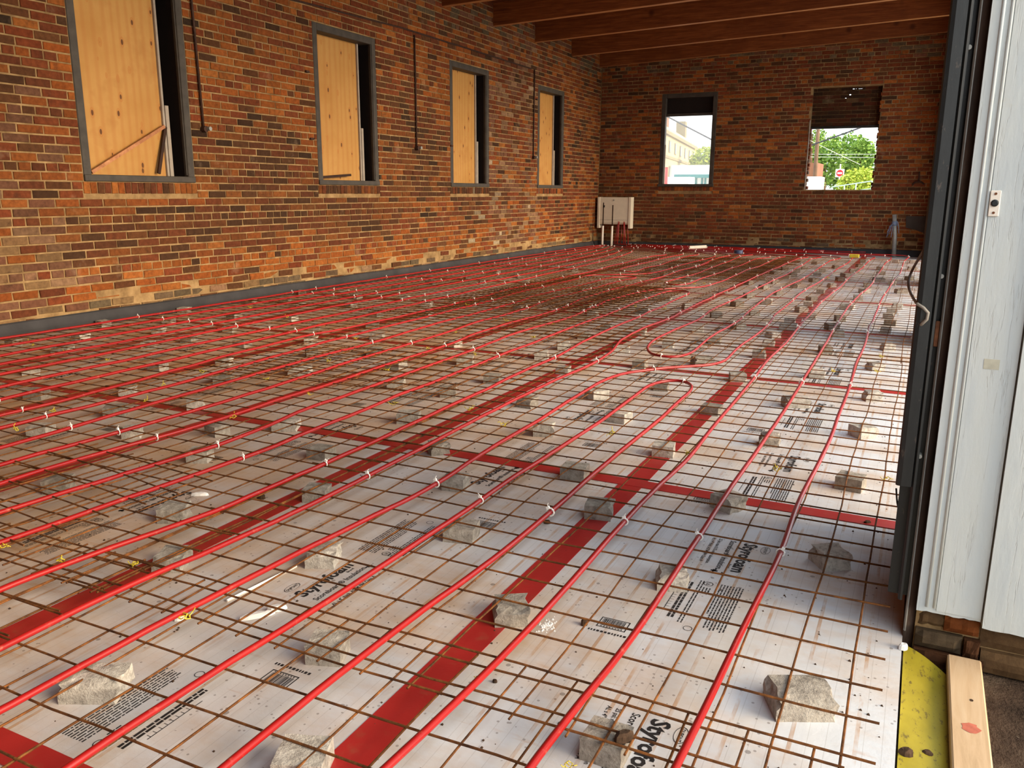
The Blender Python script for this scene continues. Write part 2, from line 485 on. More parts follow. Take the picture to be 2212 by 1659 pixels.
# ------------------------------------------------------------------ dimensions of the place
XL = -7.0          # inner face of the left brick wall
YB = 17.33         # inner face of the back brick wall
XR = 0.14          # inner face of the right wall with the door openings
YF = -6.0          # wall behind the viewer
ZT = 4.75
WINY = [(3.63, 4.96), (7.02, 8.35), (10.38, 11.72), (13.80, 15.12)]
WZ0, WZ1 = 1.345, 3.30
ROWZ = 1.225       # underside of the brick-on-edge sills

# ------------------------------------------------------------------ brick walls
def brick_geo(a0, a1, z0, z1, d, face, jit, r):
    """one brick; a = along the wall, d = proud distance. face: 'L' or 'B' """
    b = 0.004
    j = lambda s=0.0022: r.uniform(-s, s)*jit
    pts2 = []
    for (a, z) in ((a0, z0), (a1, z0), (a1, z1), (a0, z1)):
        pts2.append((a+j(), z+j()))
    ca = (a0+a1)/2; cz = (z0+z1)/2
    ins = [(a+(b if a < ca else -b), z+(b if z < cz else -b)) for a, z in pts2]
    dd = [d+j(0.0015) for _ in range(4)]
    L = [(-0.03, p) for p in pts2] + [(dd[i]-b*0.8, p) for i, p in enumerate(pts2)] + [(dd[i], p) for i, p in enumerate(ins)]
    if face == 'L': v = [(XL+q, a, z) for q, (a, z) in L]
    elif face == 'B': v = [(a, YB-q, z) for q, (a, z) in L]
    else: v = [(a, face-q, z) for q, (a, z) in L]
    f = []
    for k0 in (0, 4):
        for i in range(4):
            i2 = (i+1) % 4
            f.append((k0+i, k0+i2, k0+4+i2, k0+4+i))
    f.append((8, 9, 10, 11))
    return v, f

def cut(intervals, holes):
    out = []
    for a, b in intervals:
        segs = [(a, b)]
        for h0, h1 in holes:
            ns = []
            for s0, s1 in segs:
                if h1 <= s0 or h0 >= s1: ns.append((s0, s1)); continue
                if h0 > s0: ns.append((s0, h0))
                if h1 < s1: ns.append((h1, s1))
            segs = ns
        out += segs
    return out

def lay(a0, a1, ztop, hc, lb, holesf, r, zstart=0.0, headers=6, phase0=0):
    """list of (a0,a1,z0,z1,header) for an American-bond wall"""
    out = []; m = 0.015; ci = 0; z = zstart
    while z < ztop:
        z1 = z+hc
        hd = (ci % headers) == phase0
        L = lb/2.0 if hd else lb
        ph = (0.25*lb if hd else (0.5*lb if ci % 2 else 0.0)) + r.uniform(-0.03, 0.03)
        for s0, s1 in cut([(a0, a1)], holesf(z, z1)):
            n0 = math.floor((s0-ph)/L)
            a = s0
            e = ph+(n0+1)*L + r.uniform(-0.008, 0.008)
            while a < s1-1e-4:
                if s1-e < 0.05: e = s1
                if e-a < 0.045 and e < s1: e += L; continue
                out.append((a+m/2, min(e, s1)-m/2, z+m/2, z1-m/2, hd))
                a = e; e = a+L+r.uniform(-0.012, 0.012)
        z = z1; ci += 1
    return out

PAL = {'orange': (150,84,38), 'orange2': (160,96,46), 'red': (126,66,38), 'red2': (112,61,38), 'brown': (98,63,39),
       'dark': (78,53,36), 'black': (56,42,32), 'tan': (132,104,72), 'pale': (142,110,84), 'mauve': (122,84,64), 'grey': (104,88,68), 'white': (180,160,134)}
PL = {kk: tuple(0.80*t for t in lin(*vv)[:3]) for kk, vv in PAL.items()}
def pick(r, table):
    t = sum(w for _, w in table if w > 0); u = r.random()*t
    for n_, w in table:
        if w <= 0: continue
        u -= w
        if u <= 0: break
    c = PL[n_]; s = r.uniform(0.82, 1.2); w2 = r.uniform(0.93, 1.07)
    return (c[0]*s, c[1]*s*w2, c[2]*s*w2)

def blend(c, d, t): return tuple(a*(1-t)+b*t for a, b in zip(c, d))
def blob(y, z, cy, cz, ry, rz):
    return max(0.0, 1-((y-cy)/ry)**2-((z-cz)/rz)**2)
def left_colour(y, z, r):
    n1 = noise.noise((y*0.75, z*1.5, 3.1)); n2 = noise.noise((y*0.5+9, z*0.9, 7.7))
    # soot: broad dark fields beside and below the windows
    so = 0.25*max(0, n1+0.15)
    so += 0.75*blob(y, z, 6.0, 1.45, 1.3, 0.85) + 0.75*blob(y, z, 9.35, 1.75, 1.1, 1.0) + 0.8*blob(y, z, 4.3, 0.85, 1.7, 0.42)
    so += 0.7*blob(y, z, 7.7, 0.95, 1.6, 0.5) + 0.6*blob(y, z, 11.0, 0.95, 0.8, 0.45) + 0.4*blob(y, z, 2.9, 1.7, 0.8, 0.9)
    so += 0.35*blob(y, z, 16.2, 2.4, 0.7, 0.8) + 0.3*blob(y, z, 6.2, 3.0, 1.2, 0.5)
    so = min(0.85, so)
    if ROWZ-0.1 < z < WZ0 and 6.5 < y < 12.5: so = 0.7
    org = 1.0+1.6*n2
    if 0.24 < z < 0.58 and 3.4 < y < 11.5: org += 2.4; so *= 0.25
    if 5.1 < y < 6.9 and 1.9 < z < 2.9: org += 1.2
    tb = [('orange', 1.5*org), ('orange2', 0.8*org), ('red', 1.4), ('red2', 0.9), ('brown', 0.7), ('dark', 0.25+1.2*so), ('black', 0.5*so)]
    if y < 3.6 and z < 1.25:
        w = min(1, (3.6-y)/0.7)*min(1, (1.25-z)/0.3)
        tb += [('pale', 6*w), ('mauve', 5*w), ('tan', 3*w)]
    if y < 3.4 and z >= 1.25: tb += [('mauve', 1.8), ('red', 1.0)]
    if z < 0.26: tb += [('tan', 6), ('grey', 9), ('brown', 5), ('pale', 2)]
    if 11.7 < y < 13.9: tb += [('mauve', 2.6), ('pale', 0.9+(1.3 if z < 1.3 else 0)), ('white', 0.25 if z < 1.4 else 0.05)]
    if 10.9 < y < 12.2 and z < 1.3: tb += [('white', 0.9), ('red', 1.5)]
    if z > 3.75: tb += [('grey', 2.0), ('mauve', 1.5)]
    c = pick(r, tb)
    return blend(c, PL['dark'], min(0.75, so*r.uniform(0.55, 1.1)))

def back_colour(x, z, r):
    n1 = noise.noise((x*0.8, z*1.3, 13.1)); n2 = noise.noise((x*0.5+4, z*0.8, 17.7))
    so = max(0.0, min(0.6, 0.08+0.7*n1)) + (0.18 if z < 1.2 else 0)
    org = 0.8+1.5*n2+(0.9 if 1.6 < z < 3.3 else 0)
    tb = [('orange', 1.2*org), ('orange2', 0.3*org), ('red', 1.6), ('red2', 1.4), ('brown', 0.8), ('dark', 0.3)]
    if z < 0.3: tb += [('grey', 3), ('brown', 6)]
    if z > 3.9: tb += [('grey', 1.2), ('mauve', 1.0)]
    c = tuple(1.32*t for t in pick(r, tb))
    return blend(c, PL['dark'], so*r.uniform(0.3, 0.9))

def build_wall(name, bricks, face, colf, parent, r, cap=295):
    """the bricks that show largest become parts of their own, the rest one stuff part"""
    lst = []
    for (a0, a1, z0, z1, hd) in bricks:
        ca, cz = (a0+a1)/2, (z0+z1)/2
        jit = 2.2 if cz < 0.45 else 1.0
        d = r.uniform(0.0, 0.006) + (r.uniform(-0.012, 0.006) if cz < 0.3 else 0)
        c = colf(ca, cz, r)
        v, f = brick_geo(a0, a1, z0, z1, d+0.002, face, jit, r)
        q = [proj(p) for p in v[8:12]]
        area = 0
        if all(q):
            if any(0 <= t[0] <= W and 0 <= t[1] <= H for t in q):
                area = abs(sum(q[i][0]*q[(i+1)%4][1]-q[(i+1)%4][0]*q[i][1] for i in range(4)))/2
                if q[0][0] > 1995 and face != 'L': area = 0      # hidden behind the steel post
        lst.append((area, v, f, c))
    order = sorted(range(len(lst)), key=lambda i: -lst[i][0])
    single = set(i for i in order[:cap] if lst[i][0] > 0)
    rest = MB()
    for i, (ar, v, f, c) in enumerate(lst):
        if i in single:
            mesh_obj('brick', v, f, M['brick'], parent, cols=[c]*len(v))
        else:
            rest.add(v, f, c)
    o = rest.obj('bricks', M['brick'], parent)
    o['kind'] = 'stuff'

def wall_core(name, a0, a1, holes, face, thick=0.36, ztop=ZT, zbot=-0.1):
    """mortar body of a wall with rectangular holes (a0,a1,z0,z1)"""
    mb = MB(); rec = 0.0035
    As = sorted(set([a0, a1]+[h[0] for h in holes]+[h[1] for h in holes]))
    for i in range(len(As)-1):
        s0, s1 = As[i], As[i+1]; mid = (s0+s1)/2
        zs = [(zbot, ztop)]
        for h in holes:
            if h[0] <= mid <= h[1]: zs = cut(zs, [(h[2], h[3])])
        for z0, z1 in zs:
            if face == 'L': mb.box(XL-thick, XL-rec, s0, s1, z0, z1)
            else: mb.box(s0, s1, YB+rec, YB+thick, z0, z1)
    o = mb.obj(name, M['mortar'])
    return o

r1 = random.Random(11)
wl = wall_core('wall_left', YF, YB+0.36, [(a, b, WZ0, WZ1) for a, b in WINY], 'L')
tag(wl, 'long left brick wall of orange, red and soot-dark bricks with four boarded windows', kind='structure')
def holesL(z0, z1):
    hs = []
    for a, b in WINY:
        if z1 > WZ0+0.02 and z0 < WZ1-0.02: hs.append((a, b))
        elif z1 > ROWZ+0.03 and z0 < WZ0: hs.append((a-0.02, b+0.02))
    return hs
bl = lay(0.9, YB-0.01, ZT, 0.0788, 0.252, holesL, r1)
# brick-on-edge sill courses under the windows
for a, b in WINY:
    n = 18; w = (b-a+0.04)/n
    for i in range(n):
        bl.append((a-0.02+i*w+0.004, a-0.02+(i+1)*w-0.004, ROWZ+0.004, WZ0-0.012, True))
build_wall('wall_left', bl, 'L', left_colour, wl, r1)

r2 = random.Random(12)
W5 = (-5.54, -4.30, 1.40, 3.41); W6 = (-2.335, -1.0, 1.34, 3.39)
wb = wall_core('wall_back', XL, 0.6, [W5, W6], 'B', thick=0.24)
tag(wb, 'back brick wall in darker red brick with two window openings', kind='structure')
def holesB(z0, z1):
    hs = []
    for a, b, w0, w1 in (W5, W6):
        if z1 > w0+0.02 and z0 < w1-0.02:
            e = 0.0
            if a == W6[0]: e = r2.choice((-0.02, 0.0, 0.03))
            hs.append((a-e, b+(r2.choice((-0.03, 0.0, 0.02)) if a == W6[0] else 0)))
        elif a == W5[0] and z1 > w0-0.10 and z0 < w0: hs.append((a, b))
    return hs
bb = lay(XL+0.01, 0.45, ZT, 0.0775, 0.245, holesB, r2, phase0=3)
for i in range(17):
    w = (W5[1]-W5[0])/17
    bb.append((W5[0]+i*w+0.004, W5[0]+(i+1)*w-0.004, 1.305, 1.395, True))
build_wall('wall_back', bb, 'B', back_colour, wb, r2)

# right wall: brick piers between the open door bays, beam above
OPEN = [(-3.6, 0.73), (1.6, 5.95), (6.8, 11.15), (12.0, 16.4)]
mb = MB(); TH = 0.42
ys = [YF] + [v for o_ in OPEN for v in o_] + [YB]
for i in range(0, len(ys), 2):
    y0 = ys[i] if i else YF
    mb.box(XR, XR+TH, y0 + (0.03 if abs(y0-0.73) < 0.01 else 0), ys[i+1], -0.1, ZT)
for a, b in OPEN: mb.box(XR, XR+TH, a, b + (0.03 if b < 1 else 0), 4.15, ZT)
wr = mb.obj('wall_right', M['brick_far']); tag(wr, 'right wall of brick piers between open door bays', kind='structure')
wf = MB().box(XL-0.36, XR+TH, YF-0.3, YF, -0.1, ZT).obj('wall_front', M['brick_far'])
tag(wf, 'plain brick wall closing the near end of the hall', kind='structure')

# ------------------------------------------------------------------ ceiling
ce = MB()
def zr(x): return 4.05+0.034*(x-XL)
n = 30
for i in range(n):
    x0 = XL-0.3+(XR+TH+0.3-XL)*i/n; x1 = XL-0.3+(XR+TH+0.3-XL)*(i+1)/n-0.004
    za, zb = zr(x0)+0.36, zr(x1)+0.36
    v = [(x0,YF,za),(x1,YF,zb),(x1,YB+0.3,zb),(x0,YB+0.3,za)]
    v += [(a,b,c+0.04) for a,b,c in v]
    ce.add(v, [(0,3,2,1),(4,5,6,7),(0,1,5,4),(1,2,6,5),(2,3,7,6),(3,0,4,7)])
ceiling = ce.obj('ceiling', M['deck_wood']); tag(ceiling, 'wooden roof deck carried on deep brown rafters', kind='structure')
for y in [17.22, 15.52, 13.68, 11.94, 10.22, 8.5, 6.78, 5.06, 3.34, 1.62, -0.1, -1.82, -3.54, -5.3]:
    b = MB(); h = 0.36; w = 0.055
    x0, x1 = XL-0.1, XR+0.1
    v = []
    for x in (x0, x1):
        for dy in (-w, w): v += [(x, y+dy, zr(x)), (x, y+dy, zr(x)+h)]
    b.add(v, [(0,1,3,2),(4,6,7,5),(0,4,5,1),(2,3,7,6),(0,2,6,4),(1,5,7,3)])
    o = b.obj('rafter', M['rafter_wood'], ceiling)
    o.data.materials.append(M['rafter_lit_underside']); o.data.polygons[4].material_index = 1

# ------------------------------------------------------------------ floor: slab, insulation boards, tape, print
slab = MB().box(XL-0.02, 0.12, YF, YB+0.02, -0.16, -0.052).obj('floor', M['slab'])
tag(slab, 'hall floor laid with white foam insulation boards and red seam tape', kind='structure')
XS = [0.112, -1.005, -2.22, -3.44, -4.66, -5.88, -6.99]
YS = [-5.62, -3.18, -0.735, 1.66, 4.10, 6.52, 8.94, 11.36, 13.78, 16.2, 17.31]
boards = {}
for i in range(len(XS)-1):
    for j in range(len(YS)-1):
        g = 0.0015
        o = MB().box(XS[i+1]+g, XS[i]-g, YS[j]+g, YS[j+1]-g, -0.052, 0.0).obj('insulation_board', M['foam'], slab)
        boards[i, j] = o
rt = random.Random(5)
def tape_strip(along, c, a0, a1, w, z, skew=0.0):
    """thin ribbon with slightly wavy edges"""
    n = max(2, int((a1-a0)/0.25)); v = []; f = []
    for i in range(n+1):
        a = a0+(a1-a0)*i/n; cc = c+skew*(i/n-0.5)+0.008*noise.noise((a*0.4, c, 1.0)); zz = z+0.0012*abs(noise.noise((a*3, c*5, 2.0)))
        ww = w*(1+0.06*noise.noise((a*1.7, c, 5.0)))
        for s in (-1, 1):
            p = (cc+s*ww/2, a, zz) if along == 'y' else (a, cc+s*ww/2, zz)
            v.append(p)
    m = len(v)
    v += [(a, b, 0.0004) for a, b, c_ in v]
    for i in range(n):
        f.append((2*i, 2*i+1, 2*i+3, 2*i+2)); f.append((m+2*i, m+2*i+2, m+2*i+3, m+2*i+1))
        f.append((2*i, 2*i+2, m+2*i+2, m+2*i)); f.append((2*i+1, m+2*i+1, m+2*i+3, 2*i+3))
    f += [(0, m, m+1, 1), (2*n, 2*n+1, m+2*n+1, m+2*n)]
    mesh_obj('seam_tape', v, f, M['tape'], slab)
for x in XS[1:-1]: tape_strip('y', x, -3.5, 17.0, 0.105, 0.0016)
for y in YS[2:-1]: tape_strip('x', y, -6.9, 0.10, 0.085, 0.0034, skew=-0.05)

# printed marks on the boards
_txt = {}
def text_mesh(s, size, wt=0.016):
    key = (s, size)
    if key in _txt: return _txt[key]
    cu = bpy.data.curves.new('t', 'FONT'); cu.body = s; cu.size = size; cu.resolution_u = 2; cu.offset = size*(0.034 if s == 'Styrofoam' else wt)
    ob = bpy.data.objects.new('t', cu); COL.objects.link(ob)
    dg = bpy.context.evaluated_depsgraph_get()
    me = bpy.data.meshes.new_from_object(ob.evaluated_get(dg))
    vs_ = [tuple(v.co) for v in me.vertices]; fs = [tuple(p.vertices) for p in me.polygons]
    bpy.data.objects.remove(ob); bpy.data.curves.remove(cu); bpy.data.meshes.remove(me)
    _txt[key] = (vs_, fs); return _txt[key]

ZI = 0.0007
def print_set(board, O, sgn, r, parts=('title', 'fine', 'bar')):
    """O = start of the big word; sgn=-1 reads towards the viewer, +1 reads away"""
    ux, uy = 0.0, float(sgn); vx, vy = (1.0 if sgn < 0 else -1.0), 0.0
    def P(u, v): return (O[0]+ux*u+vx*v, O[1]+uy*u+vy*v, ZI)
    def clip_ok(u, v):
        x, y, _ = P(u, v); return True
    def text(name, s, u, v, size, width=None):
        vv, ff = text_mesh(s, size)
        if not vv: return
        w = max(a[0] for a in vv); k_ = (width/w) if width else 1.0
        mesh_obj(name, [P(u+a[0]*k_, v+a[1]) for a in vv], ff, M['ink'], board)
    def rects(name, L):
        mb = MB()
        for u0, u1, v0, v1 in L:
            mb.add([P(u0,v0), P(u1,v0), P(u1,v1), P(u0,v1)], [(0,1,2,3)])
        mb.obj(name, M['ink'], board)
    if 'title' in parts:
        text('printed_word', 'Styrofoam', 0, 0, 0.066, 0.262)
        text('printed_word', 'Brand', 0.205, -0.018, 0.015)
        text('printed_line', 'Scoreboard\u00ae Insulation', 0.0, -0.052, 0.030, 0.262)
        text('printed_line', '25 psi; max 0.1% water absorption', 0.0, -0.094, 0.018, 0.232)
        text('printed_line', 'AL s 4" thick, ASTM E84 Class A', 0.0, -0.118, 0.018, 0.225)
        # oval maker mark
        mb = MB(); n_ = 20
        for rr0, rr1 in ((0.92, 1.0),):
            v = [P(0.035+0.034*math.cos(2*math.pi*i/n_)*q, 0.078+0.017*math.sin(2*math.pi*i/n_)*q) for q in (rr0, rr1) for i in range(n_)]
            mb.add(v, [(i, (i+1)%n_, n_+(i+1)%n_, n_+i) for i in range(n_)])
        mb.obj('printed_oval', M['ink'], board)
        text('printed_word', 'DUPONT', 0.0085, 0.0725, 0.0165, 0.053)
        rects('printed_arrow', [(0.262, 0.286, -0.052, -0.046), (0.270, 0.292, -0.058, -0.052), (0.276, 0.286, -0.064, -0.040)])
    if 'fine' in parts:
        L = []
        for i in range(8):                       # upper paragraph, too small to read
            v0 = 0.062-i*0.0098; u = 0.375; e = 0.69-(0.10 if i == 7 else r.uniform(0, 0.02))
            while u < e:
                w = r.uniform(0.006, 0.028); L.append((u, min(u+w, e), v0+0.0006, v0+0.0048)); u += w+0.0032
        for i in range(5):
            v0 = -0.036-i*0.0098; u = 0.375 + (0.045 if i < 3 else 0); e = (0.46 if i < 3 else 0.68)
            while u < e:
                w = r.uniform(0.006, 0.026); L.append((u, min(u+w, e), v0+0.0006, v0+0.0048)); u += w+0.0032
        for i in range(2):
            v0 = -0.100-i*0.012; u = 0.40; e = 0.66
            while u < e:
                w = r.uniform(0.012, 0.04); L.append((u, min(u+w, e), v0, v0+0.008)); u += w+0.003
        # ruler marks
        for i in range(9): L.append((0.46+i*0.017, 0.4615+i*0.017, -0.132, -0.120))
        L.append((0.45, 0.62, -0.1345, -0.132))
        rects('printed_paragraph', L)
        mb = MB(); n_ = 18
        for (cu_, cv, R0, R1) in ((0.39, -0.046, 0.0135, 0.016), (0.705, -0.035, 0.012, 0.014)):
            v = [P(cu_+q*math.cos(2*math.pi*i/n_), cv+q*math.sin(2*math.pi*i/n_)) for q in (R0, R1) for i in range(n_)]
            mb.add(v, [(i, (i+1)%n_, n_+(i+1)%n_, n_+i) for i in range(n_)])
        mb.obj('printed_ring', M['ink'], board)
        text('printed_word', 'UL', 0.381, -0.052, 0.016)
    if 'bar' in parts:
        L = []; u0, u1, v0, v1 = 0.752, 0.812, -0.285, -0.195
        t = 0.0034
        L += [(u0,u1,v0,v0+t),(u0,u1,v1-t,v1),(u0,u0+t,v0,v1),(u1-t,u1,v0,v1)]
        v_ = v0+0.008
        while v_ < v1-0.010:
            w = r.choice((0.0014, 0.0016, 0.0026, 0.0036)); L.append((u0+0.006, u1-0.012, v_, v_+w)); v_ += w+r.choice((0.0013, 0.0022))
        for i in range(8): L.append((u1-0.010, u1-0.005, v0+0.012+i*0.009, v0+0.016+i*0.009))
        rects('printed_barcode', L)
        L = []; vv_ = -0.30
        while vv_ < -0.18:
            w = r.uniform(0.003, 0.009); L.append((0.832, 0.842, vv_, vv_+w)); vv_ += w+0.004
        rects('printed_code', L)
rp = random.Random(21)
cols_print = [(0, -0.43, -1, 1.204), (1, -1.61, 1, 0.143), (2, -2.70, -1, 0.675), (3, -4.05, 1, 0.4), (4, -5.25, -1, 0.9)]
for ci, ox, sg, y0 in cols_print:
    for kk in range(-2, 6 if ci < 3 else 3):
        oy = y0+kk*1.172
        if oy < -1.9 or oy > 6.4: continue
        cy = oy+sg*0.35
        j = next((jj for jj in range(len(YS)-1) if YS[jj] <= cy < YS[jj+1]), None)
        if j is None: continue
        print_set(boards[ci, j], (ox, oy), sg, rp, ('title', 'fine', 'bar') if oy < 3.6 else ('title', 'fine'))

# ------------------------------------------------------------------ black edge strip along the walls
def strip(name, label, L_):
    mb = MB(); v = []; f = []
    for i, (p, q) in enumerate(L_): pass
    return mb
mb = MB(); n = 60
pro = [(0.0, 0.0), (0.050, 0.0), (0.046, 0.06), (0.026, 0.128), (0.014, 0.138), (0.0, 0.138)]
v = []; f = []
for i in range(n+1):
    y = YF+(YB-YF)*i/n
    for px_, pz_ in pro: v.append((XL+0.008+px_*(1+0.2*noise.noise((y*0.8, 0, 0))), y, pz_+(0.008*noise.noise((y*0.6, 3, 0)) if pz_ > 0 else 0)))
k_ = len(pro)
for i in range(n):
    for j in range(k_): f.append((i*k_+j, i*k_+(j+1)%k_, (i+1)*k_+(j+1)%k_, (i+1)*k_+j))
t_ = mesh_obj('baseboard_left', v, f, M['black_foam']); tag(t_, 'black foam edge strip along the foot of the left brick wall', kind='structure')
v = []; f = []
for i in range(n+1):
    x = XL+0.06+(XR-0.02-XL-0.06)*i/n
    for px_, pz_ in pro: v.append((x, YB-0.008-px_*1.1, pz_*0.95+(0.01*noise.noise((x*0.9, 8, 0)) if pz_ > 0 else 0)))
for i in range(n):
    for j in range(k_): f.append((i*k_+j, (i+1)*k_+j, (i+1)*k_+(j+1)%k_, i*k_+(j+1)%k_))
t_ = mesh_obj('baseboard_back', v, f, M['black_foam']); tag(t_, 'black foam edge strip along the foot of the back brick wall', kind='structure')

# ------------------------------------------------------------------ boarded windows in the left wall
def onx(px, py, x):
    d = ray(px, py); return CAM + d*((x-CAM.x)/d.x)
wl_lab = ['nearest boarded window, tall plywood panel with two loose sticks leaning in it', 'second boarded window from the viewer, knotty plywood in a dark frame',
          'third boarded window from the viewer, narrow-looking plywood in a dark frame', 'farthest boarded window on the left wall, next to the corner']
for wi, (a, b) in enumerate(WINY):
    we = empty('window_%d' % (wi+1), (XL-0.1, (a+b)/2, WZ0))
    tag(we, wl_lab[wi], kind='structure')
    xf = XL+0.006; xb = XL-0.30; jw = 0.085
    MB().bevbox(xb, xf, a, a+jw, WZ0, WZ1, 0.006).obj('frame_jamb', M['frame_dark'], we)
    MB().bevbox(XL-0.06, xf, b-jw, b, WZ0, WZ1, 0.006).obj('frame_jamb', M['frame_dark'], we)
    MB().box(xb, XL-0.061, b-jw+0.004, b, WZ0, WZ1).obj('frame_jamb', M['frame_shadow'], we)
    MB().bevbox(XL-0.028, XL-0.008, b-jw-0.012, b-jw+0.002, WZ0+0.07, WZ1-0.09, 0.003).obj('frame_bead', M['frame_dark'], we)
    MB().bevbox(xb, xf+0.002, a+jw, b-jw, WZ1-0.09, WZ1, 0.006).obj('frame_head', M['frame_dark'], we)
    MB().bevbox(xb, xf+0.012, a+jw-0.085, b-jw+0.085, WZ0-0.004, WZ0+0.058, 0.006).obj('frame_sill', M['frame_dark'], we)
    MB().box(XL-0.178, XL-0.16, a+jw-0.03, b-0.235, WZ0+0.05, WZ1-0.08).obj('plywood_panel', M['plywood'], we)
    MB().bevbox(XL-0.175, XL-0.135, b-0.232, b-0.205, WZ0+0.05, WZ1-0.08, 0.003).obj('sash_strip', M['strip_grey'], we)
    MB().bevbox(XL-0.170, XL-0.125, b-0.202, b-0.158, WZ0+0.05, WZ0+0.05+0.72, 0.003).obj('sash_strip', M['strip_grey'], we)
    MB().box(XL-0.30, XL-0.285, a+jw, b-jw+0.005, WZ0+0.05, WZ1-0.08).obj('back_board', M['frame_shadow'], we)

def stick(name, p0, p1, w, d, mat, label, cat):
    p0 = Vector(p0); p1 = Vector(p1); t = (p1-p0).normalized(); nx = Vector((1,0,0)); s = t.cross(nx).normalized()
    v = []
    for p in (p0, p1):
        for (i, j) in ((-1,-1),(1,-1),(1,1),(-1,1)): v.append(p+s*(i*w/2)+nx*(j*d/2))
    o = mesh_obj(name, [tuple(q) for q in v], [(3,2,1,0),(4,5,6,7),(0,1,5,4),(1,2,6,5),(2,3,7,6),(3,0,4,7)], mat)
    tag(o, label, cat)
q0 = onx(198, 372, XL-0.10); q1 = onx(355, 273, XL-0.115)
stick('wood_stick', q0, q1, 0.032, 0.02, M['old_stick'], 'pale brown stick leaning diagonally across the nearest plywood board', 'stick')
q0 = onx(343, 375, XL-0.11); q1 = onx(357, 274, XL-0.135)
stick('wood_stick', q0, q1, 0.034, 0.02, M['dark_stick'], 'dark stick propped upright at the right of the nearest window', 'stick')
q0 = onx(693, 384, XL-0.08); q1 = onx(757, 378, XL-0.1)
stick('wood_scrap', q0+Vector((0,0,0.006)), q1, 0.03, 0.03, M['dark_stick'], 'short dark wood scrap lying on the second window sill', 'wood scrap')

# ------------------------------------------------------------------ windows in the back wall
we = empty('window_5', ((W5[0]+W5[1])/2, YB, W5[2])); tag(we, 'back window with dark frame and dusty pane, boarded at the top', kind='structure')
a, b, z0, z1 = W5; fw = 0.095
yf0, yf1 = YB-0.004, YB+0.12
MB().bevbox(a, a+fw, yf0, yf1, z0, z1, 0.006).obj('frame_jamb', M['frame_dark'], we)
MB().bevbox(b-fw, b, yf0, yf1, z0, z1, 0.006).obj('frame_jamb', M['frame_dark'], we)
MB().bevbox(a+fw, b-fw, yf0, yf1, z1-0.09, z1, 0.006).obj('frame_head', M['frame_dark'], we)
MB().bevbox(a-0.02, b+0.02, yf0-0.03, yf1, z0-0.005, z0+0.055, 0.006).obj('frame_sill', M['frame_dark'], we)
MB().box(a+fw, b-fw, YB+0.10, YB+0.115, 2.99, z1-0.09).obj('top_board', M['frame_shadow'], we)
MB().bevbox(a+fw, b-fw, YB+0.06, YB+0.10, 2.93, 2.99, 0.004).obj('sash_rail', M['frame_dark'], we)
MB().bevbox(a+fw, a+fw+0.018, YB+0.05, YB+0.09, z0+0.05, 2.32, 0.003).obj('sash_strip', M['strip_grey'], we)
MB().box(a+fw, b-fw, YB+0.078, YB+0.082, z0+0.05, 2.94).obj('pane', M['pane'], we)

we = empty('window_6', ((W6[0]+W6[1])/2, YB, W6[2])); tag(we, 'back window hole with ragged brick sides, its upper part walled in dark brick', kind='structure')
a, b, z0, z1 = W6
# outer-skin brickwork hanging behind the top of the hole, a few chinks left open
r3 = random.Random(4); yy = YB+0.17; zz = 2.63; ci = 0
HOLES = ((-1.635, -1.600, 3.235, 3.262), (-1.712, -1.682, 3.178, 3.192), (-1.58, -1.54, 3.352, 3.368), (-1.52, -1.50, 3.356, 3.366), (-1.47, -1.39, 3.354, 3.364))
def minus(x0, x1, z0_, z1_):
    R_ = [(x0, x1, z0_, z1_)]
    for hx0, hx1, hz0, hz1 in HOLES:
        N_ = []
        for (p0, p1, q0_, q1_) in R_:
            if hx1 <= p0 or hx0 >= p1 or hz1 <= q0_ or hz0 >= q1_: N_.append((p0, p1, q0_, q1_)); continue
            if hx0 > p0: N_.append((p0, hx0, q0_, q1_))
            if hx1 < p1: N_.append((hx1, p1, q0_, q1_))
            u0, u1 = max(p0, hx0), min(p1, hx1)
            if hz0 > q0_: N_.append((u0, u1, q0_, hz0))
            if hz1 < q1_: N_.append((u0, u1, hz1, q1_))
        R_ = N_
    return R_
mbm = MB()
for t in minus(a-0.02, b+0.02, 2.62, z1+0.02): mbm.box(t[0], t[1], yy+0.012, yy+0.06, t[2], t[3])
mbm.obj('infill_mortar', M['mortar'], we)
while zz < z1+0.01:
    x = a-0.05-(0.12 if ci % 2 else 0)
    while x < b+0.02:
        x1 = x+0.235
        c0 = tuple(0.6*t for t in pick(r3, [('brown', 2), ('dark', 2), ('red2', 2), ('tan', 0.3)]))
        u0, u1 = max(x, a-0.02)+0.005, min(x1, b+0.02)-0.005; dd_ = r3.uniform(0, 0.006)
        if u1-u0 > 0.03:
            mbx = MB()
            for t in minus(u0, u1, zz+0.005, zz+0.0725): mbx.box(t[0], t[1], yy-dd_, yy+0.05, t[2], t[3], c0)
            if mbx.v: mbx.obj('brick', M['brick'], we)
        x = x1
    zz += 0.0775; ci += 1
MB().box(a-0.05, b+0.05, yy-0.03, yy+0.075, 2.585, 2.63).obj('steel_lintel', M['black_steel'], we)
# ragged jamb bricks
for zi in range(26):
    zz = z0+zi*0.0785
    if zz > 2.55: break
    for side, x in ((0, a), (1, b)):
        e = r3.uniform(0.0, 0.05)
        c0 = tuple(0.8*t for t in pick(r3, [('brown', 2), ('dark', 1), ('red', 2), ('tan', 1)]))
        if side == 0: MB().box(x-0.03, x+e, YB+0.05, YB+0.235, zz+0.005, zz+0.07, c0).obj('brick', M['brick'], we)
        else: MB().box(x-e, x+0.03, YB+0.05, YB+0.235, zz+0.005, zz+0.07, c0).obj('brick', M['brick'], we)
MB().box(a-0.012, a+0.006, YB-0.014, YB+0.02, z0, 2.75).obj('mortar_edge', M['strip_grey'], we)

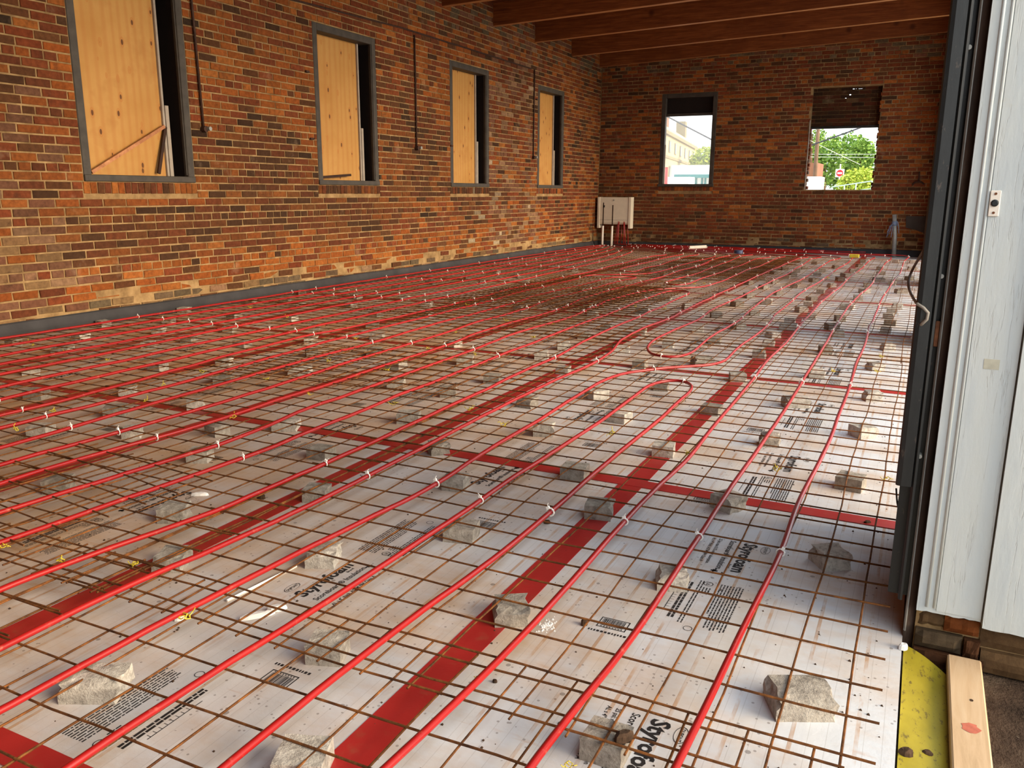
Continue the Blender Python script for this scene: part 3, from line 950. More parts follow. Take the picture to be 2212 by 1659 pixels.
# ------------------------------------------------------------------ conduits on the left wall
def conduit(pts, label, drop_end=True, r=0.013):
    e = empty('conduit', pts[-1]); tag(e, label, 'conduit', 'old conduits on the left wall')
    MB().tube(pts, r, 8).obj('pipe', M['conduit'], e, smooth=True)
    if drop_end:
        p = Vector(pts[-1])
        MB().cyl((p.x-0.012, p.y, p.z), 0.032, 0.05, 12, 'x').obj('end_box', M['conduit'], e, smooth=False)
        MB().cyl((p.x+0.02, p.y+0.03, p.z+0.005), 0.022, 0.05, 10, 'x').obj('cap', M['galv'], e)
xc = XL+0.022
conduit([(xc, 5.06, 4.05), (xc, 5.08, 3.17), (xc, 5.115, 1.90)], 'dark vertical conduit right of the nearest window, ending in a round box')
conduit([(xc, 9.33, 3.50), (xc, 9.335, 2.6), (xc, 9.33, 1.90)], 'dark vertical conduit between the second and third windows')
conduit([(xc, 13.58, 3.55), (xc, 13.57, 2.6), (xc, 13.56, 1.92)], 'dark vertical conduit just left of the farthest window')
v = []
o = MB().tube([(XL+0.006, 5.06+0.4*i, 3.43+0.012*min(i, 10)) for i in range(0, 22)], 0.013, 6).obj('conduit', M['conduit'])
tag(o, 'long horizontal conduit sunk in the brickwork above the left windows', 'conduit', 'old conduits on the left wall')
hk = MB().tube([(XL, 15.93, 2.60), (XL+0.05, 15.93, 2.56), (XL+0.07, 15.93, 2.50), (XL+0.05, 15.93, 2.46), (XL+0.03, 15.95, 2.47)], 0.009, 6).obj('wall_hook', M['conduit'])
tag(hk, 'small dark iron hook high on the left wall near the corner', 'hook')
for (px_, py_) in ((662, 155), (672, 300), (974, 315), (1158, 215)):
    q = onx(px_, py_, XL)
    o = MB().bevbox(XL-0.01, XL+0.03, q.y-0.035, q.y+0.03, q.z-0.012, q.z+0.014, 0.004).obj('iron_peg', M['conduit'])
    tag(o, {662: 'dark iron peg in bricks at upper left of second window', 672: 'dark iron peg in bricks at lower left of second window',
            974: 'dark iron peg beside the third window', 1158: 'dark iron peg beside the farthest left window'}[px_], 'peg', 'iron pegs in the left wall')

# ------------------------------------------------------------------ reinforcing mesh
SX, SY = 0.141, 0.1517
def hm(x, y):
    h = 0.0635 + 0.0055*noise.noise((x*1.9, y*1.9, 0.3)) + 0.003*noise.noise((x*5.1, y*5.1, 4.0))
    return h
def wire(mb, p0, p1, r, seg, wob, seed, z_off=0.0, n=5):
    L = math.dist(p0, p1); m = max(3, int(L/seg)); pts = []
    dx, dy = (p1[0]-p0[0])/L, (p1[1]-p0[1])/L
    for i in range(m+1):
        t = i/m; x = p0[0]+(p1[0]-p0[0])*t; y = p0[1]+(p1[1]-p0[1])*t
        o = wob*noise.noise((x*1.3+seed*3.7, y*1.3, seed*1.1)) + 0.35*wob*noise.noise((x*4.1, y*4.1+seed, seed*0.7))
        pts.append((x-dy*o, y+dx*o, hm(x, y)+z_off))
    mb.tube(pts, r, n)
sheets = []
def mesh_sheet(x1, nx, y0, ny, label, ang=0.0, z=0.0, single=True, over=(0.07, 0.06), wob=0.012, r=0.0031, seed=0, maxx=None):
    """x1 = right-most long wire, going left; y0 = first cross wire, going back"""
    x0 = x1-SX*(nx-1); y1 = y0+SY*(ny-1)
    cx, cy = (x0+x1)/2, (y0+y1)/2
    e = empty('wire_mesh_sheet', (cx, cy, 0.06)); tag(e, label, 'wire mesh', 'rusty welded wire mesh sheets')
    ca, sa = math.cos(ang), math.sin(ang)
    def T(x, y): return (cx+(x-cx)*ca-(y-cy)*sa, cy+(x-cx)*sa+(y-cy)*ca)
    sg = 0.16 if single else 0.3; nn = 6 if single else 4
    if single:
        for i in range(nx):
            x = x1-SX*i; mb = MB(); wire(mb, T(x, y0-over[1]), T(x, y1+over[1]), r, sg, wob, seed+i*0.61, z, nn); mb.obj('long_wire', M['wire'], e)
        for j in range(ny):
            y = y0+SY*j; mb = MB(); wire(mb, T(x0-over[0], y), T(x1+over[0], y), r, sg, wob, seed+40+j*0.73, z+0.0055, nn); mb.obj('cross_wire', M['wire'], e)
    else:
        mb = MB()
        for i in range(nx):
            x = x1-SX*i; wire(mb, T(x, y0-over[1]), T(x, y1+over[1]), r, sg, wob, seed+i*0.61, z, nn)
        o_ = mb.obj('long_wires', M['wire'], e); o_['kind'] = 'stuff'
        mb = MB()
        for j in range(ny):
            y = y0+SY*j; wire(mb, T(x0-over[0], y), T(x1+over[0], y), r, sg, wob, seed+40+j*0.73, z+0.0055, nn)
        o_ = mb.obj('cross_wires', M['wire'], e); o_['kind'] = 'stuff'
    sheets.append((e, x0-0.1, x1+0.1, y0-0.1, y1+0.1)); return e
mesh_sheet(0.0, 17, -0.1517, 35, 'rusty wire mesh sheet beside the white door jamb, spanning the right foreground', 0.0, 0.0, True, seed=1)
mesh_sheet(-0.055, 17, -2.32, 16, 'rusty wire mesh sheet at the very front, lapped under the bottom edge', 0.004, -0.004, True, over=(0.07, 0.05), seed=2)
mesh_sheet(-2.11, 17, -0.16, 34, 'rusty wire mesh sheet at left of centre, left of the second long red tape', -0.004, 0.004, True, seed=3)
mesh_sheet(-2.17, 17, -2.47, 17, 'rusty wire mesh sheet at the front left corner of the floor', 0.006, -0.003, True, seed=4)
mesh_sheet(-4.33, 17, 0.45, 33, 'rusty wire mesh sheet along the black strip at the left wall', 0.003, 0.002, True, seed=5)
mesh_sheet(0.0, 17, 4.86, 36, 'rusty wire mesh sheet on the right, behind the lowest S-bend pipe', -0.003, 0.003, True, seed=6)
mesh_sheet(-2.15, 17, 4.75, 36, 'rusty wire mesh sheet in the middle of the hall', 0.005, -0.002, False, seed=7)
mesh_sheet(-4.36, 17, 5.25, 36, 'rusty wire mesh sheet along the left wall under the middle windows', -0.002, 0.004, False, seed=8)
mesh_sheet(-0.02, 17, 10.05, 36, 'rusty wire mesh sheet at the far right toward the gray standing pipe', 0.003, 0.0, False, seed=9)
mesh_sheet(-2.2, 17, 9.95, 36, 'rusty wire mesh sheet at the far middle in front of the back windows', -0.004, 0.003, False, seed=10)
mesh_sheet(-4.38, 17, 10.5, 36, 'rusty wire mesh sheet at the far left toward the white cabinet', 0.002, -0.002, False, seed=11)
mesh_sheet(-2.55, 15, 5.1, 24, 'extra rusty mesh sheet stacked in the dark brown patch at mid floor', 0.03, 0.014, False, seed=12, wob=0.02)
mesh_sheet(-2.9, 13, 6.2, 22, 'top rusty mesh sheet of the stacked pile at mid floor', -0.045, 0.022, False, seed=13, wob=0.02)
mesh_sheet(-2.5, 12, 2.35, 8, 'short offcut of rusty mesh lapped over the floor left of centre', 0.05, 0.012, True, seed=14, wob=0.02)
mesh_sheet(-2.62, 7, -0.05, 6, 'small bent offcut of rusty mesh at the left edge of the picture', -0.12, 0.013, True, seed=15, wob=0.02)
mesh_sheet(-1.9, 15, 10.2, 26, 'extra rusty mesh sheet stacked before the far pipe loops', 0.02, 0.013, False, seed=16, wob=0.02)

# yellow tie loops on the mesh
def yellow_tie_mesh():
    mb = MB(); pts = [Vector((0.016*math.cos(t*2*math.pi/10)*(1+0.2*math.sin(3*t)), 0.014*math.sin(t*2*math.pi/10), 0.004*math.sin(2*t))) for t in range(11)]
    mb.tube(pts, 0.0022, 5)
    mb.tube([(0.012,0,0.0),(0.024,0.008,0.012),(0.030,0.004,0.026)], 0.002, 5)
    mb.tube([(-0.010,0.006,0.0),(-0.022,0.016,0.010),(-0.034,0.014,0.004)], 0.002, 5)
    mb.tube([(0,-0.012,0.0),(0.006,-0.004,0.012),(-0.004,0.010,0.010)], 0.0024, 5)
    me = bpy.data.meshes.new('yellow_tie'); me.from_pydata(mb.v, [], mb.f); me.materials.append(M['tie_yellow']); me.update(); return me
YT = yellow_tie_mesh()
yl = [(8,1179),(131,1212),(292,1218),(399,1332),(1033,1464),(1228,1651),(1917,1034),(1677,1012),(1486,979),(1322,935),(1800,802),(1893,802),(1903,770),(1087,917),(1016,883),
 (851,871),(667,851),(837,799),(1027,765),(925,753),(709,780),(767,731),(1153,728),(984,718),(1094,692),(1195,699),(1008,659),(71,745),(145,759),(231,777),(116,888),(314,865),
 (34,927),(506,900),(354,831),(436,802),(577,819),(1500,613),(1522,612),(1788,600),(1436,667),(1372,662),(1845,556),(60,740),(620,684),(540,664)]
ry = random.Random(3)
for px_, py_ in yl:
    p = onz(px_, py_, 0.075)
    e = None
    for s in sheets:
        if s[1] <= p.x <= s[2] and s[3] <= p.y <= s[4]: e = s[0]; break
    if e is None: e = sheets[0][0]
    s_ = ry.uniform(0.7, 0.95)*(0.6 if py_ > 1400 else 1.0)
    inst('yellow_tie', YT, (p.x, p.y, 0.074), (ry.uniform(-0.5,0.5), ry.uniform(-0.5,0.5), ry.uniform(0,6.28)), (s_,s_,s_), e)

# ------------------------------------------------------------------ red heating pipes
ZP = 0.079
def c1(a): return [(a_[0]*740/2192, 500+a_[1]*740/2192) for a_ in a]
def c2(a): return [(640+a_[0]*740/2192, 500+a_[1]*740/2192) for a_ in a]
def c3(a): return [(1260+a_[0]*740/2192, 500+a_[1]*740/2192) for a_ in a]
def c4(a): return [(a_[0]*740/1863, 1000+a_[1]*740/1863) for a_ in a]
def c5(a): return [(640+a_[0]*740/1863, 1000+a_[1]*740/1863) for a_ in a]
def c6(a): return [(1260+a_[0]*740/1863, 1000+a_[1]*740/1863) for a_ in a]
def cB(a): return [(960+a_[0]*400/2212, 520+a_[1]*400/2212) for a_ in a]
def cC(a): return [(1240+a_[0]*300/2212, 520+a_[1]*300/2212) for a_ in a]
def cD(a): return [(1500+a_[0]*300/2212, 520+a_[1]*300/2212) for a_ in a]
def cE(a): return [(1760+a_[0]*250/2212, 520+a_[1]*250/2212) for a_ in a]

def smooth_path(P, step=0.07, passes=9):
    # drop points that step back or crowd the one before, then resample evenly and relax
    K = [P[0]]
    for q in P[1:]:
        d = q-K[-1]
        if d.length < 0.07: continue
        if len(K) > 1:
            e = K[-1]-K[-2]
            if d.normalized().dot(e.normalized()) < -0.45 and d.length < 0.5 and abs(d.x) < 0.1: continue
        K.append(q)
    Q = catmull(K, step)
    for _ in range(passes):
        Q = [Q[0]]+[(Q[i-1]+Q[i]*2+Q[i+1])/4 for i in range(1, len(Q)-1)]+[Q[-1]]
    return Q
pipes = []
def pex(pts, label, first=None, last=None, r=0.0096):
    P = [onz(x, y, ZP) for x, y in pts]
    if first: P = [Vector(q) for q in first] + P
    if last: P = P + [Vector(q) for q in last]
    Q = smooth_path(P)
    # ride on the mesh
    Q = [Vector((q.x, q.y, hm(q.x, q.y)+0.0175 if q.z < 0.12 else q.z)) for q in Q]
    near = min(q.y for q in Q)
    mb = MB(); mb.tube(Q, r, 10 if near < 4 else 7)
    o = mb.obj('heating_pipe', M['pex'], smooth=True); tag(o, label, 'pipe', 'red plastic heating pipes')
    pipes.append((o, Q)); return o

YH = 16.45    # where the runs turn into the header bundle by the back wall
# 1 (right-most)
pex(c6([(490,1659),(620,1440),(700,1270),(790,1060),(870,900),(940,770),(995,650),(1060,540),(1110,390),(1160,230),(1210,130),(1285,0)])
    + c3([(1530,1430),(1590,1310),(1630,1180),(1670,1090),(1720,940),(1745,840),(1800,730),(1830,600)])
    + cE([(1090,1593),(1150,1420),(1200,1310),(1270,1130),(1400,930),(1500,780),(1550,700),(1620,650),(1670,500),(1710,390),(1775,292)]),
    'red heating pipe nearest the white jamb, first from the right', first=[(-0.30,-1.6,ZP),(-0.31,-0.9,ZP)], last=[(-0.72,16.42,ZP),(-1.2,16.5,ZP),(-2.4,16.62,ZP),(-4.4,16.72,ZP),(-5.8,16.8,ZP)])
pex(c5([(1270,1659),(1470,1390),(1640,1200),(1760,1050)]) + c6([(130,1120),(300,920),(420,730),(520,560),(600,440),(690,320),(760,190),(830,100),(900,0)])
    + c3([(1050,1470),(1160,1330),(1250,1200),(1350,1050),(1430,910),(1500,800),(1560,700),(1610,610)])
    + cE([(430,1593),(530,1420),(640,1260),(740,1160),(850,1040),(1000,920),(1110,800),(1160,690),(1240,600),(1330,450),(1415,302)]),
    'second red heating pipe from the right', first=[(-0.57,-1.7,ZP),(-0.58,-1.0,ZP)], last=[(-1.35,16.25,ZP),(-2.0,16.42,ZP),(-3.4,16.55,ZP),(-5.6,16.66,ZP)])
pex(c5([(480,1659),(700,1480),(820,1340),(1000,1190),(1150,1050),(1290,890),(1380,770),(1500,650),(1570,560),(1660,450),(1740,370),(1863,240)])
    + c6([(95,450),(200,340),(330,200),(440,100),(560,0)]) + c3([(600,1510),(700,1420),(850,1230),(960,1100),(1060,980),(1150,860),(1200,800),(1290,720),(1370,620)])
    + cE([(0,1310),(120,1180),(250,1070),(350,980),(500,880),(600,760),(760,630),(900,530),(1010,410),(1090,350),(1102,310)]),
    'third red heating pipe from the right', first=[(-0.87,-1.8,ZP),(-0.87,-1.1,ZP)], last=[(-1.75,16.35,ZP),(-2.4,16.36,ZP),(-4.0,16.44,ZP),(-5.9,16.52,ZP)])
# 4+5: hairpin with its loop pointing away
pex(c4([(1200,1659),(1400,1500),(1611,1340)]) + c5([(200,1160),(330,1070),(450,985),(620,860),(780,740),(920,630),(1060,540),(1150,470),(1260,370),(1380,270),(1450,210),(1560,110),(1660,20)])
    + c3([(250,1400),(400,1280),(520,1180),(620,1070),(690,1030),(735,992),(738,970),(700,948),(620,936),(530,940),(450,955),(410,985),(330,1050),(250,1110),(180,1170),(90,1230),(0,1290)])
    + c2([(1700,1370),(1540,1480),(1400,1560)]) + c5([(1130,110),(910,270),(820,330),(600,480),(380,620),(200,750)])
    + c4([(1540,900),(1400,985),(1240,1070),(1100,1170),(930,1290),(760,1400),(600,1500),(450,1590),(360,1659)]),
    'red heating pipe bent into a hairpin whose loop ends among the near blocks', first=[(-1.14,-1.9,ZP),(-1.14,-1.3,ZP)], last=[(-1.45,-1.0,ZP),(-1.45,-1.9,ZP)])
# 6: the S-bend
pex(c4([(0,1350),(230,1220),(400,1120),(600,1010),(800,900),(1000,810),(1250,690),(1450,580),(1611,500)]) + c5([(200,400),(400,300),(570,215),(720,150),(820,90),(940,0)])
    + c2([(900,1600),(1000,1530),(1250,1380),(1400,1300),(1480,1250),(1600,1180),(1750,1080),(1820,1040),(1900,985),(1980,945),(2100,900)])
    + c3([(280,920),(400,885),(430,878),(560,868),(700,862),(840,860),(890,850),(940,800),(980,750),(1080,680),(1170,610),(1220,550)])
    + cD([(1250,1200),(1400,1090),(1550,970),(1680,840),(1760,790),(1880,720),(2000,650),(2100,580)]) + cE([(200,700),(350,600),(450,530),(560,470),(650,410),(720,330),(740,290)]),
    'red heating pipe with a wide S-bend in front of the long hairpin', first=[(-1.77,-1.9,ZP),(-1.78,-1.2,ZP)], last=[(-2.75,16.62,ZP),(-3.6,16.74,ZP),(-5.8,16.88,ZP)])
# 7: hairpin pointing to the viewer
pex(cD([(1950,245),(1860,290),(1750,370),(1620,440),(1520,510),(1420,560),(1300,610),(1150,685),(1000,750),(850,840),(690,920),(550,980),(400,1040),(260,1110),(150,1200),(0,1290)])
    + c3([(650,600),(560,640),(480,680),(420,720),(400,750),(396,775),(415,797),(470,815),(560,822),(640,812),(690,785),(780,700),(850,650),(930,610),(1010,560),(1060,510)])
    + cD([(1200,870),(1300,810),(1400,760),(1550,690),(1700,620),(1850,530),(1980,440),(2100,360)]) + cE([(80,520),(200,440),(300,380),(392,302)]),
    'red heating pipe hairpin pointing toward the viewer at right centre', first=[(-5.7,16.3,ZP),(-4.6,16.15,ZP),(-3.75,15.95,ZP)], last=[(-3.3,16.1,ZP),(-4.2,16.3,ZP),(-5.8,16.42,ZP)])
# 8
pex(c4([(0,1010),(100,960),(250,880),(400,810),(550,730),(700,670),(900,580),(1080,500),(1280,430),(1500,320),(1700,220),(1863,145)])
    + c2([(450,1570),(600,1490),(750,1420),(850,1370),(950,1310),(1100,1230),(1300,1130),(1500,1030),(1680,940),(1860,870),(1960,810),(2050,740)])
    + c3([(100,800),(220,710),(340,640),(430,600)]) + cC([(1500,1250),(1700,1150),(1900,1040),(2100,950)])
    + cD([(150,960),(290,900),(420,830),(560,770),(660,720),(800,660),(1000,570),(1200,480),(1350,420),(1500,350),(1640,290),(1720,240)]),
    'seventh red heating pipe from the right, following the long red tape', first=[(-2.02,-1.9,ZP),(-2.03,-1.2,ZP)], last=[(-4.3,16.5,ZP),(-4.9,16.55,ZP),(-5.9,16.6,ZP)])
# 9+10: hairpin
pex(c4([(0,695),(150,630),(320,560),(560,480),(750,400),(1000,330),(1250,230),(1450,140),(1611,70)]) + c2([(200,1480),(400,1390),(560,1310),(700,1250),(850,1180),(1000,1110),(1150,1050),(1280,980),(1420,905),(1650,810),(1770,745),(1850,700)])
    + cC([(750,1327),(1040,1215),(1200,1130),(1400,1050),(1580,960),(1700,900),(1810,860),(1895,832),(1900,815),(1850,802),(1730,790),(1550,792),(1430,820),(1300,870),(1150,930),(950,1000),(750,1090),(550,1175),(350,1240)])
    + c2([(1700,640),(1500,720),(1350,775),(1200,835),(1110,870),(950,930),(800,1000),(650,1050),(450,1140),(250,1220),(0,1310)])
    + c1([(1700,1400),(1480,1480),(1300,1550)]) + c4([(1000,90),(816,150),(600,220),(400,300),(200,370),(0,435)]),
    'red heating pipe bent into a hairpin that ends beside the brown mesh patch', first=[(-2.4,-1.9,ZP),(-2.38,-1.0,ZP)], last=[(-2.72,-0.8,ZP),(-2.72,-1.9,ZP)])
# 11: second S-bend
pex(c4([(0,268),(300,185),(500,120),(700,55),(870,0)]) + c1([(1480,1340),(1800,1210),(2000,1120),(2192,1060)]) + c2([(500,985),(670,922),(880,848)])
    + cB([(300,1327),(600,1200),(900,1090),(1300,980),(1600,880),(1900,745)]) + cC([(75,1160),(300,1060),(500,970),(750,900),(1000,830),(1150,800),(1360,775),(1600,760),(1850,750),(2050,740)])
    + cD([(130,745),(280,700),(450,640),(600,580),(750,510),(850,460),(980,430),(1100,380),(1230,320),(1330,270),(1345,235)]),
    'tenth red heating pipe from the right with a gentle S-bend far back', first=[(-3.0,-1.9,ZP),(-3.0,-0.9,ZP)], last=[(-5.1,16.3,ZP),(-5.9,16.36,ZP)])
# 12
pex(c1([(0,1620),(400,1490),(800,1370),(1200,1270),(1600,1140),(2000,1010),(2192,950)]) + c2([(450,893)])
    + cB([(0,1265),(400,1100),(800,980),(1150,890),(1300,845),(1450,790),(1600,710),(1800,650),(1980,590),(2212,540)])
    + cC([(900,710),(1130,640),(1400,580),(1640,490),(1880,430),(2150,350)]) + cD([(0,425),(150,365),(300,300),(400,270),(480,205)]),
    'eleventh red heating pipe from the right, running straight through the floor', first=[(-3.3,-1.5,ZP),(-3.28,-0.6,ZP)], last=[(-5.9,16.62,ZP)])
# 13+14 hairpin
pex(c1([(0,1500),(400,1380),(680,1305),(915,1240),(1300,1130),(1700,1010),(2192,850)]) + cB([(0,1110),(300,1000),(600,920),(990,810),(1100,760),(1300,690),(1500,640),(1800,570),(2000,510),(2130,470)])
    + cC([(880,612),(960,600),(1050,582),(1100,572),(1050,566),(920,568),(800,572),(650,582),(520,600),(400,632),(200,690)])
    + cB([(1550,555),(1300,605),(1060,665),(900,730),(700,780),(400,865),(0,965)]) + c2([(700,648),(450,722),(200,790)]) + c1([(1700,895),(1300,1010),(900,1125),(440,1255),(0,1390)]),
    'red heating pipe bent into a flat hairpin left of centre', first=[(-3.53,-1.5,ZP),(-3.52,-0.5,ZP)], last=[(-3.78,-0.3,ZP),(-3.8,-1.5,ZP)])
# 15: third S-bend
pex(c1([(0,1260),(220,1205),(600,1110),(970,1020),(1400,900),(1800,790),(2192,680)]) + cB([(0,860),(420,750),(700,680),(900,610),(1150,560),(1300,520),(1500,480),(1620,450),(1720,410),(1880,405)])
    + cC([(450,550),(800,541),(1000,540),(1280,510),(1500,460),(1720,385),(1900,340),(2190,212)]),
    'red heating pipe with the farthest S-bend, fourteenth run from the right', first=[(-4.12,-1.5,ZP),(-4.1,-0.2,ZP)], last=[(-6.0,16.55,ZP)])
# far hairpin
pex(cD([(880,212),(760,240),(600,310),(420,375),(200,460),(0,540)]) + cC([(1800,565),(1600,620),(1440,660),(1412,678),(1450,700),(1550,716),(1650,720),(1750,710),(1850,690),(1880,662),(2000,612),(2110,580)])
    + cD([(200,580),(380,520),(560,450),(750,390),(900,320),(1000,285),(1120,237)]), 'far red pipe hairpin with its loop in the middle distance', first=[(-5.9,16.7,ZP),(-5.3,16.35,ZP)], last=[(-5.3,16.2,ZP),(-5.95,16.3,ZP)])
# farthest hairpin
pex(cC([(1700,190),(1500,260),(1300,310),(1100,360),(900,410),(800,432),(705,468),(712,484),(760,496),(860,506),(970,500),(1100,450),(1200,420),(1380,390),(1500,340),(1700,280),(1830,240),(1955,202)]),
    'smallest red pipe hairpin near the back wall', first=[(-6.3,16.45,ZP)], last=[(-5.9,16.5,ZP)])
# 16
pex(c1([(0,1175),(500,1060),(1000,920),(1500,780),(2000,660),(2192,625)]) + cB([(0,790),(150,740),(400,690),(700,600),(900,550),(1060,520),(1300,470),(1600,400),(1800,360),(2000,300)])
    + cC([(600,420),(800,360),(1000,300),(1300,240),(1460,210)]), 'red heating pipe running lengthwise, eighth from the left wall', first=[(-4.3,-0.6,ZP)], last=[(-6.3,16.55,ZP)])
# the straight runs by the left wall
rest = [(17, 1080, 690-45, [(-4.65,1.13),(-4.755,3.82),(-4.84,7.0),(-4.93,10.0),(-5.05,13.0),(-5.5,15.4)]),
        (18, 0, 0, [(-4.954,1.33),(-5.045,4.17),(-5.13,7.0),(-5.2,10.0),(-5.3,13.0),(-5.75,15.5)]),
        (19, 0, 0, [(-5.285,1.55),(-5.43,4.62),(-5.46,7.0),(-5.52,10.0),(-5.62,13.0),(-5.95,15.6)]),
        (20, 0, 0, [(-5.6,1.75),(-5.74,4.98),(-5.77,7.0),(-5.83,10.0),(-5.9,13.0),(-6.15,15.7)]),
        (21, 0, 0, [(-5.92,1.96),(-6.05,5.33),(-6.08,7.5),(-6.12,10.0),(-6.18,13.0),(-6.35,15.8)]),
        (22, 0, 0, [(-6.258,2.18),(-6.37,5.72),(-6.38,7.8),(-6.4,10.0),(-6.44,13.0),(-6.5,15.9)]),
        (23, 0, 0, [(-6.6,2.41),(-6.66,6.1),(-6.68,8.0),(-6.69,10.0),(-6.7,13.0),(-6.68,15.9)])]
for num, _, _, L_ in rest:
    kth = 24-num
    P = [(L_[0][0]+0.02, -0.3, ZP)] + [(x, y, ZP) for x, y in L_] + [(-6.55+0.03*(num-20), 16.5, ZP)]
    Q = []
    for i, q in enumerate(P):
        Q.append(Vector((q[0]+0.02*noise.noise((q[1]*0.5, num, 0)), q[1], ZP)))
    Q = catmull(Q, 0.12)
    Q = [Vector((q.x+0.014*noise.noise((q.y*1.1, num*2.3, 0)), q.y, hm(q.x, q.y)+0.0175)) for q in Q]
    mb = MB(); mb.tube(Q, 0.0105, 8); o = mb.obj('heating_pipe', M['pex'], smooth=True)
    tag(o, 'red heating pipe running lengthwise, %s from the left wall' % ordinal(kth), 'pipe', 'red plastic heating pipes'); pipes.append((o, Q))
# header bundle along the back wall, coming from the manifold
rh = random.Random(9)
for i in range(7):
    yb_ = 16.62+0.075*i; xr = -6.44+0.034*i+(0.03 if i > 3 else 0); yr = 17.16-0.045*(i % 3)
    P = [(xr, yr, 0.60), (xr+0.01*(i-3), yr, 0.30), (xr+0.02*(i-3)+0.02, 17.05-0.03*(i % 3), 0.12), (xr+0.25, 16.9-0.02*i, ZP), (-5.6, yb_, ZP)]
    x = -5.0; xe = (-0.9, -1.4, -1.8, -2.4, -2.9, -3.4, -3.8)[6-i]
    while x < xe: P.append((x, yb_+rh.uniform(-0.02, 0.02), ZP)); x += 0.8
    Q = catmull(P, 0.12); Q = [Vector((q.x, min(q.y, 17.25), q.z if q.z > 0.12 else hm(q.x, q.y)+0.0175+0.012*(i % 2))) for q in Q]
    mb = MB(); mb.tube(Q, 0.0105, 7); o = mb.obj('heating_pipe', M['pex'], smooth=True)
    tag(o, 'red pipe of the header bundle by the back wall, %s from the wall' % ordinal(7-i), 'pipe', 'red plastic heating pipes'); pipes.append((o, Q))

# white cable ties
def tie_mesh():
    mb = MB(); n = 10
    mb.tube([(0.0135*math.cos(2*math.pi*i/n), 0, 0.0135*math.sin(2*math.pi*i/n)) for i in range(n+1)], 0.0026, 5, False)
    mb.box(-0.0055, 0.0055, -0.004, 0.004, 0.011, 0.021); mb.tube([(0,0,0.018),(0.003,0.002,0.026),(0.007,0.003,0.030)], 0.0016, 4)
    me = bpy.data.meshes.new('cable_tie'); me.from_pydata(mb.v, [], mb.f); me.materials.append(M['tie_white']); me.update(); return me
TM = tie_mesh(); rc = random.Random(8)
for o, Q in pipes:
    acc = 0; ys_t = [0.98+2.72*i for i in range(6)]
    for i in range(1, len(Q)-1):
        y0, y1 = Q[i-1].y, Q[i].y
        hit = any(min(y0, y1) <= t+0.05*noise.noise((Q[i].x*3, t, 0)) < max(y0, y1) for t in ys_t)
        acc += (Q[i]-Q[i-1]).length
        if abs(Q[i].x-Q[i-1].x) > abs(y1-y0) and acc > 0.9: hit = True
        if Q[i].y > 6 and acc > 1.5: hit = True
        if hit and Q[i].z < 0.13:
            acc = 0; t = (Q[i+1]-Q[i-1]).normalized()
            rz = math.atan2(t.y, t.x)-math.pi/2
            s_ = rc.uniform(0.95, 1.15)
            inst('cable_tie', TM, Q[i], (0, rc.uniform(-0.6, 0.5), rz), (s_, s_, s_), o)

# ------------------------------------------------------------------ concrete support blocks
def block_meshes():
    out = []; r = random.Random(31)
    for k_ in range(9):
        w, d, h = r.uniform(0.100, 0.118), r.uniform(0.092, 0.112), r.uniform(0.056, 0.062)
        if k_ == 5: w, d = 0.15, 0.10
        n = 5; vid = {}; V = []
        br = k_ % 3          # 0 sound, 1 one broken side, 2 broken and chipped corner
        def put(i, j, l):
            x = (i/(n-1)-0.5)*w; y = (j/(n-1)-0.5)*d; z = l/(n-1)*h
            e = 0.0
            if br >= 1 and i == n-1: x += r.uniform(-0.012, 0.006)
            if br == 2 and j == 0 and l == n-1 : y += r.uniform(0.0, 0.016); z -= r.uniform(0, 0.010)
            if br == 2 and i == 0 and l >= n-2: x += r.uniform(0.002, 0.018)
            # round the arris a little
            c_ = sum((q in (0, n-1)) for q in (i, j, l))
            if c_ >= 2: x *= 0.985; y *= 0.985; z -= 0.0015 if l == n-1 else 0
            x += r.uniform(-0.0012, 0.0012); y += r.uniform(-0.0012, 0.0012)
            if l == n-1: z += r.uniform(-0.0012, 0.0008)
            V.append((x, y, max(z, 0))); return len(V)-1
        def vi(i, j, l):
            if (i,j,l) not in vid: vid[i,j,l] = put(i, j, l)
            return vid[i,j,l]
        Fc = []
        for a in range(n-1):
            for b_ in range(n-1):
                Fc += [(vi(a,b_,0),vi(a,b_+1,0),vi(a+1,b_+1,0),vi(a+1,b_,0)), (vi(a,b_,n-1),vi(a+1,b_,n-1),vi(a+1,b_+1,n-1),vi(a,b_+1,n-1)),
                       (vi(a,0,b_),vi(a+1,0,b_),vi(a+1,0,b_+1),vi(a,0,b_+1)), (vi(a,n-1,b_),vi(a,n-1,b_+1),vi(a+1,n-1,b_+1),vi(a+1,n-1,b_)),
                       (vi(0,a,b_),vi(0,a,b_+1),vi(0,a+1,b_+1),vi(0,a+1,b_)), (vi(n-1,a,b_),vi(n-1,a+1,b_),vi(n-1,a+1,b_+1),vi(n-1,a,b_+1))]
        me = bpy.data.meshes.new('support_block'); me.from_pydata(V, [], Fc); me.materials.append(M['concrete']); me.update(); out.append(me)
    return out
BM_ = block_meshes()
near = [(127,1043,0.5,1),(377,1103,0.45,1),(373,1203,0.42,2),(685,1062,0.35,0),(699,1195,0.42,2),(207,1472,0.45,5),(708,1395,0.35,0),(655,1640,0.4,3),(984,1038,0.2,0),
 (1242,1016,0.1,3),(1295,1097,0.2,4),(997,1143,0.25,6),(1103,1314,0.55,2),(1311,1600,0.0,0),(1574,1081,-0.5,4),(1838,1038,-0.15,3),(1794,1199,0.6,2),(1451,1244,0.35,8),(1727,1504,0.45,5)]
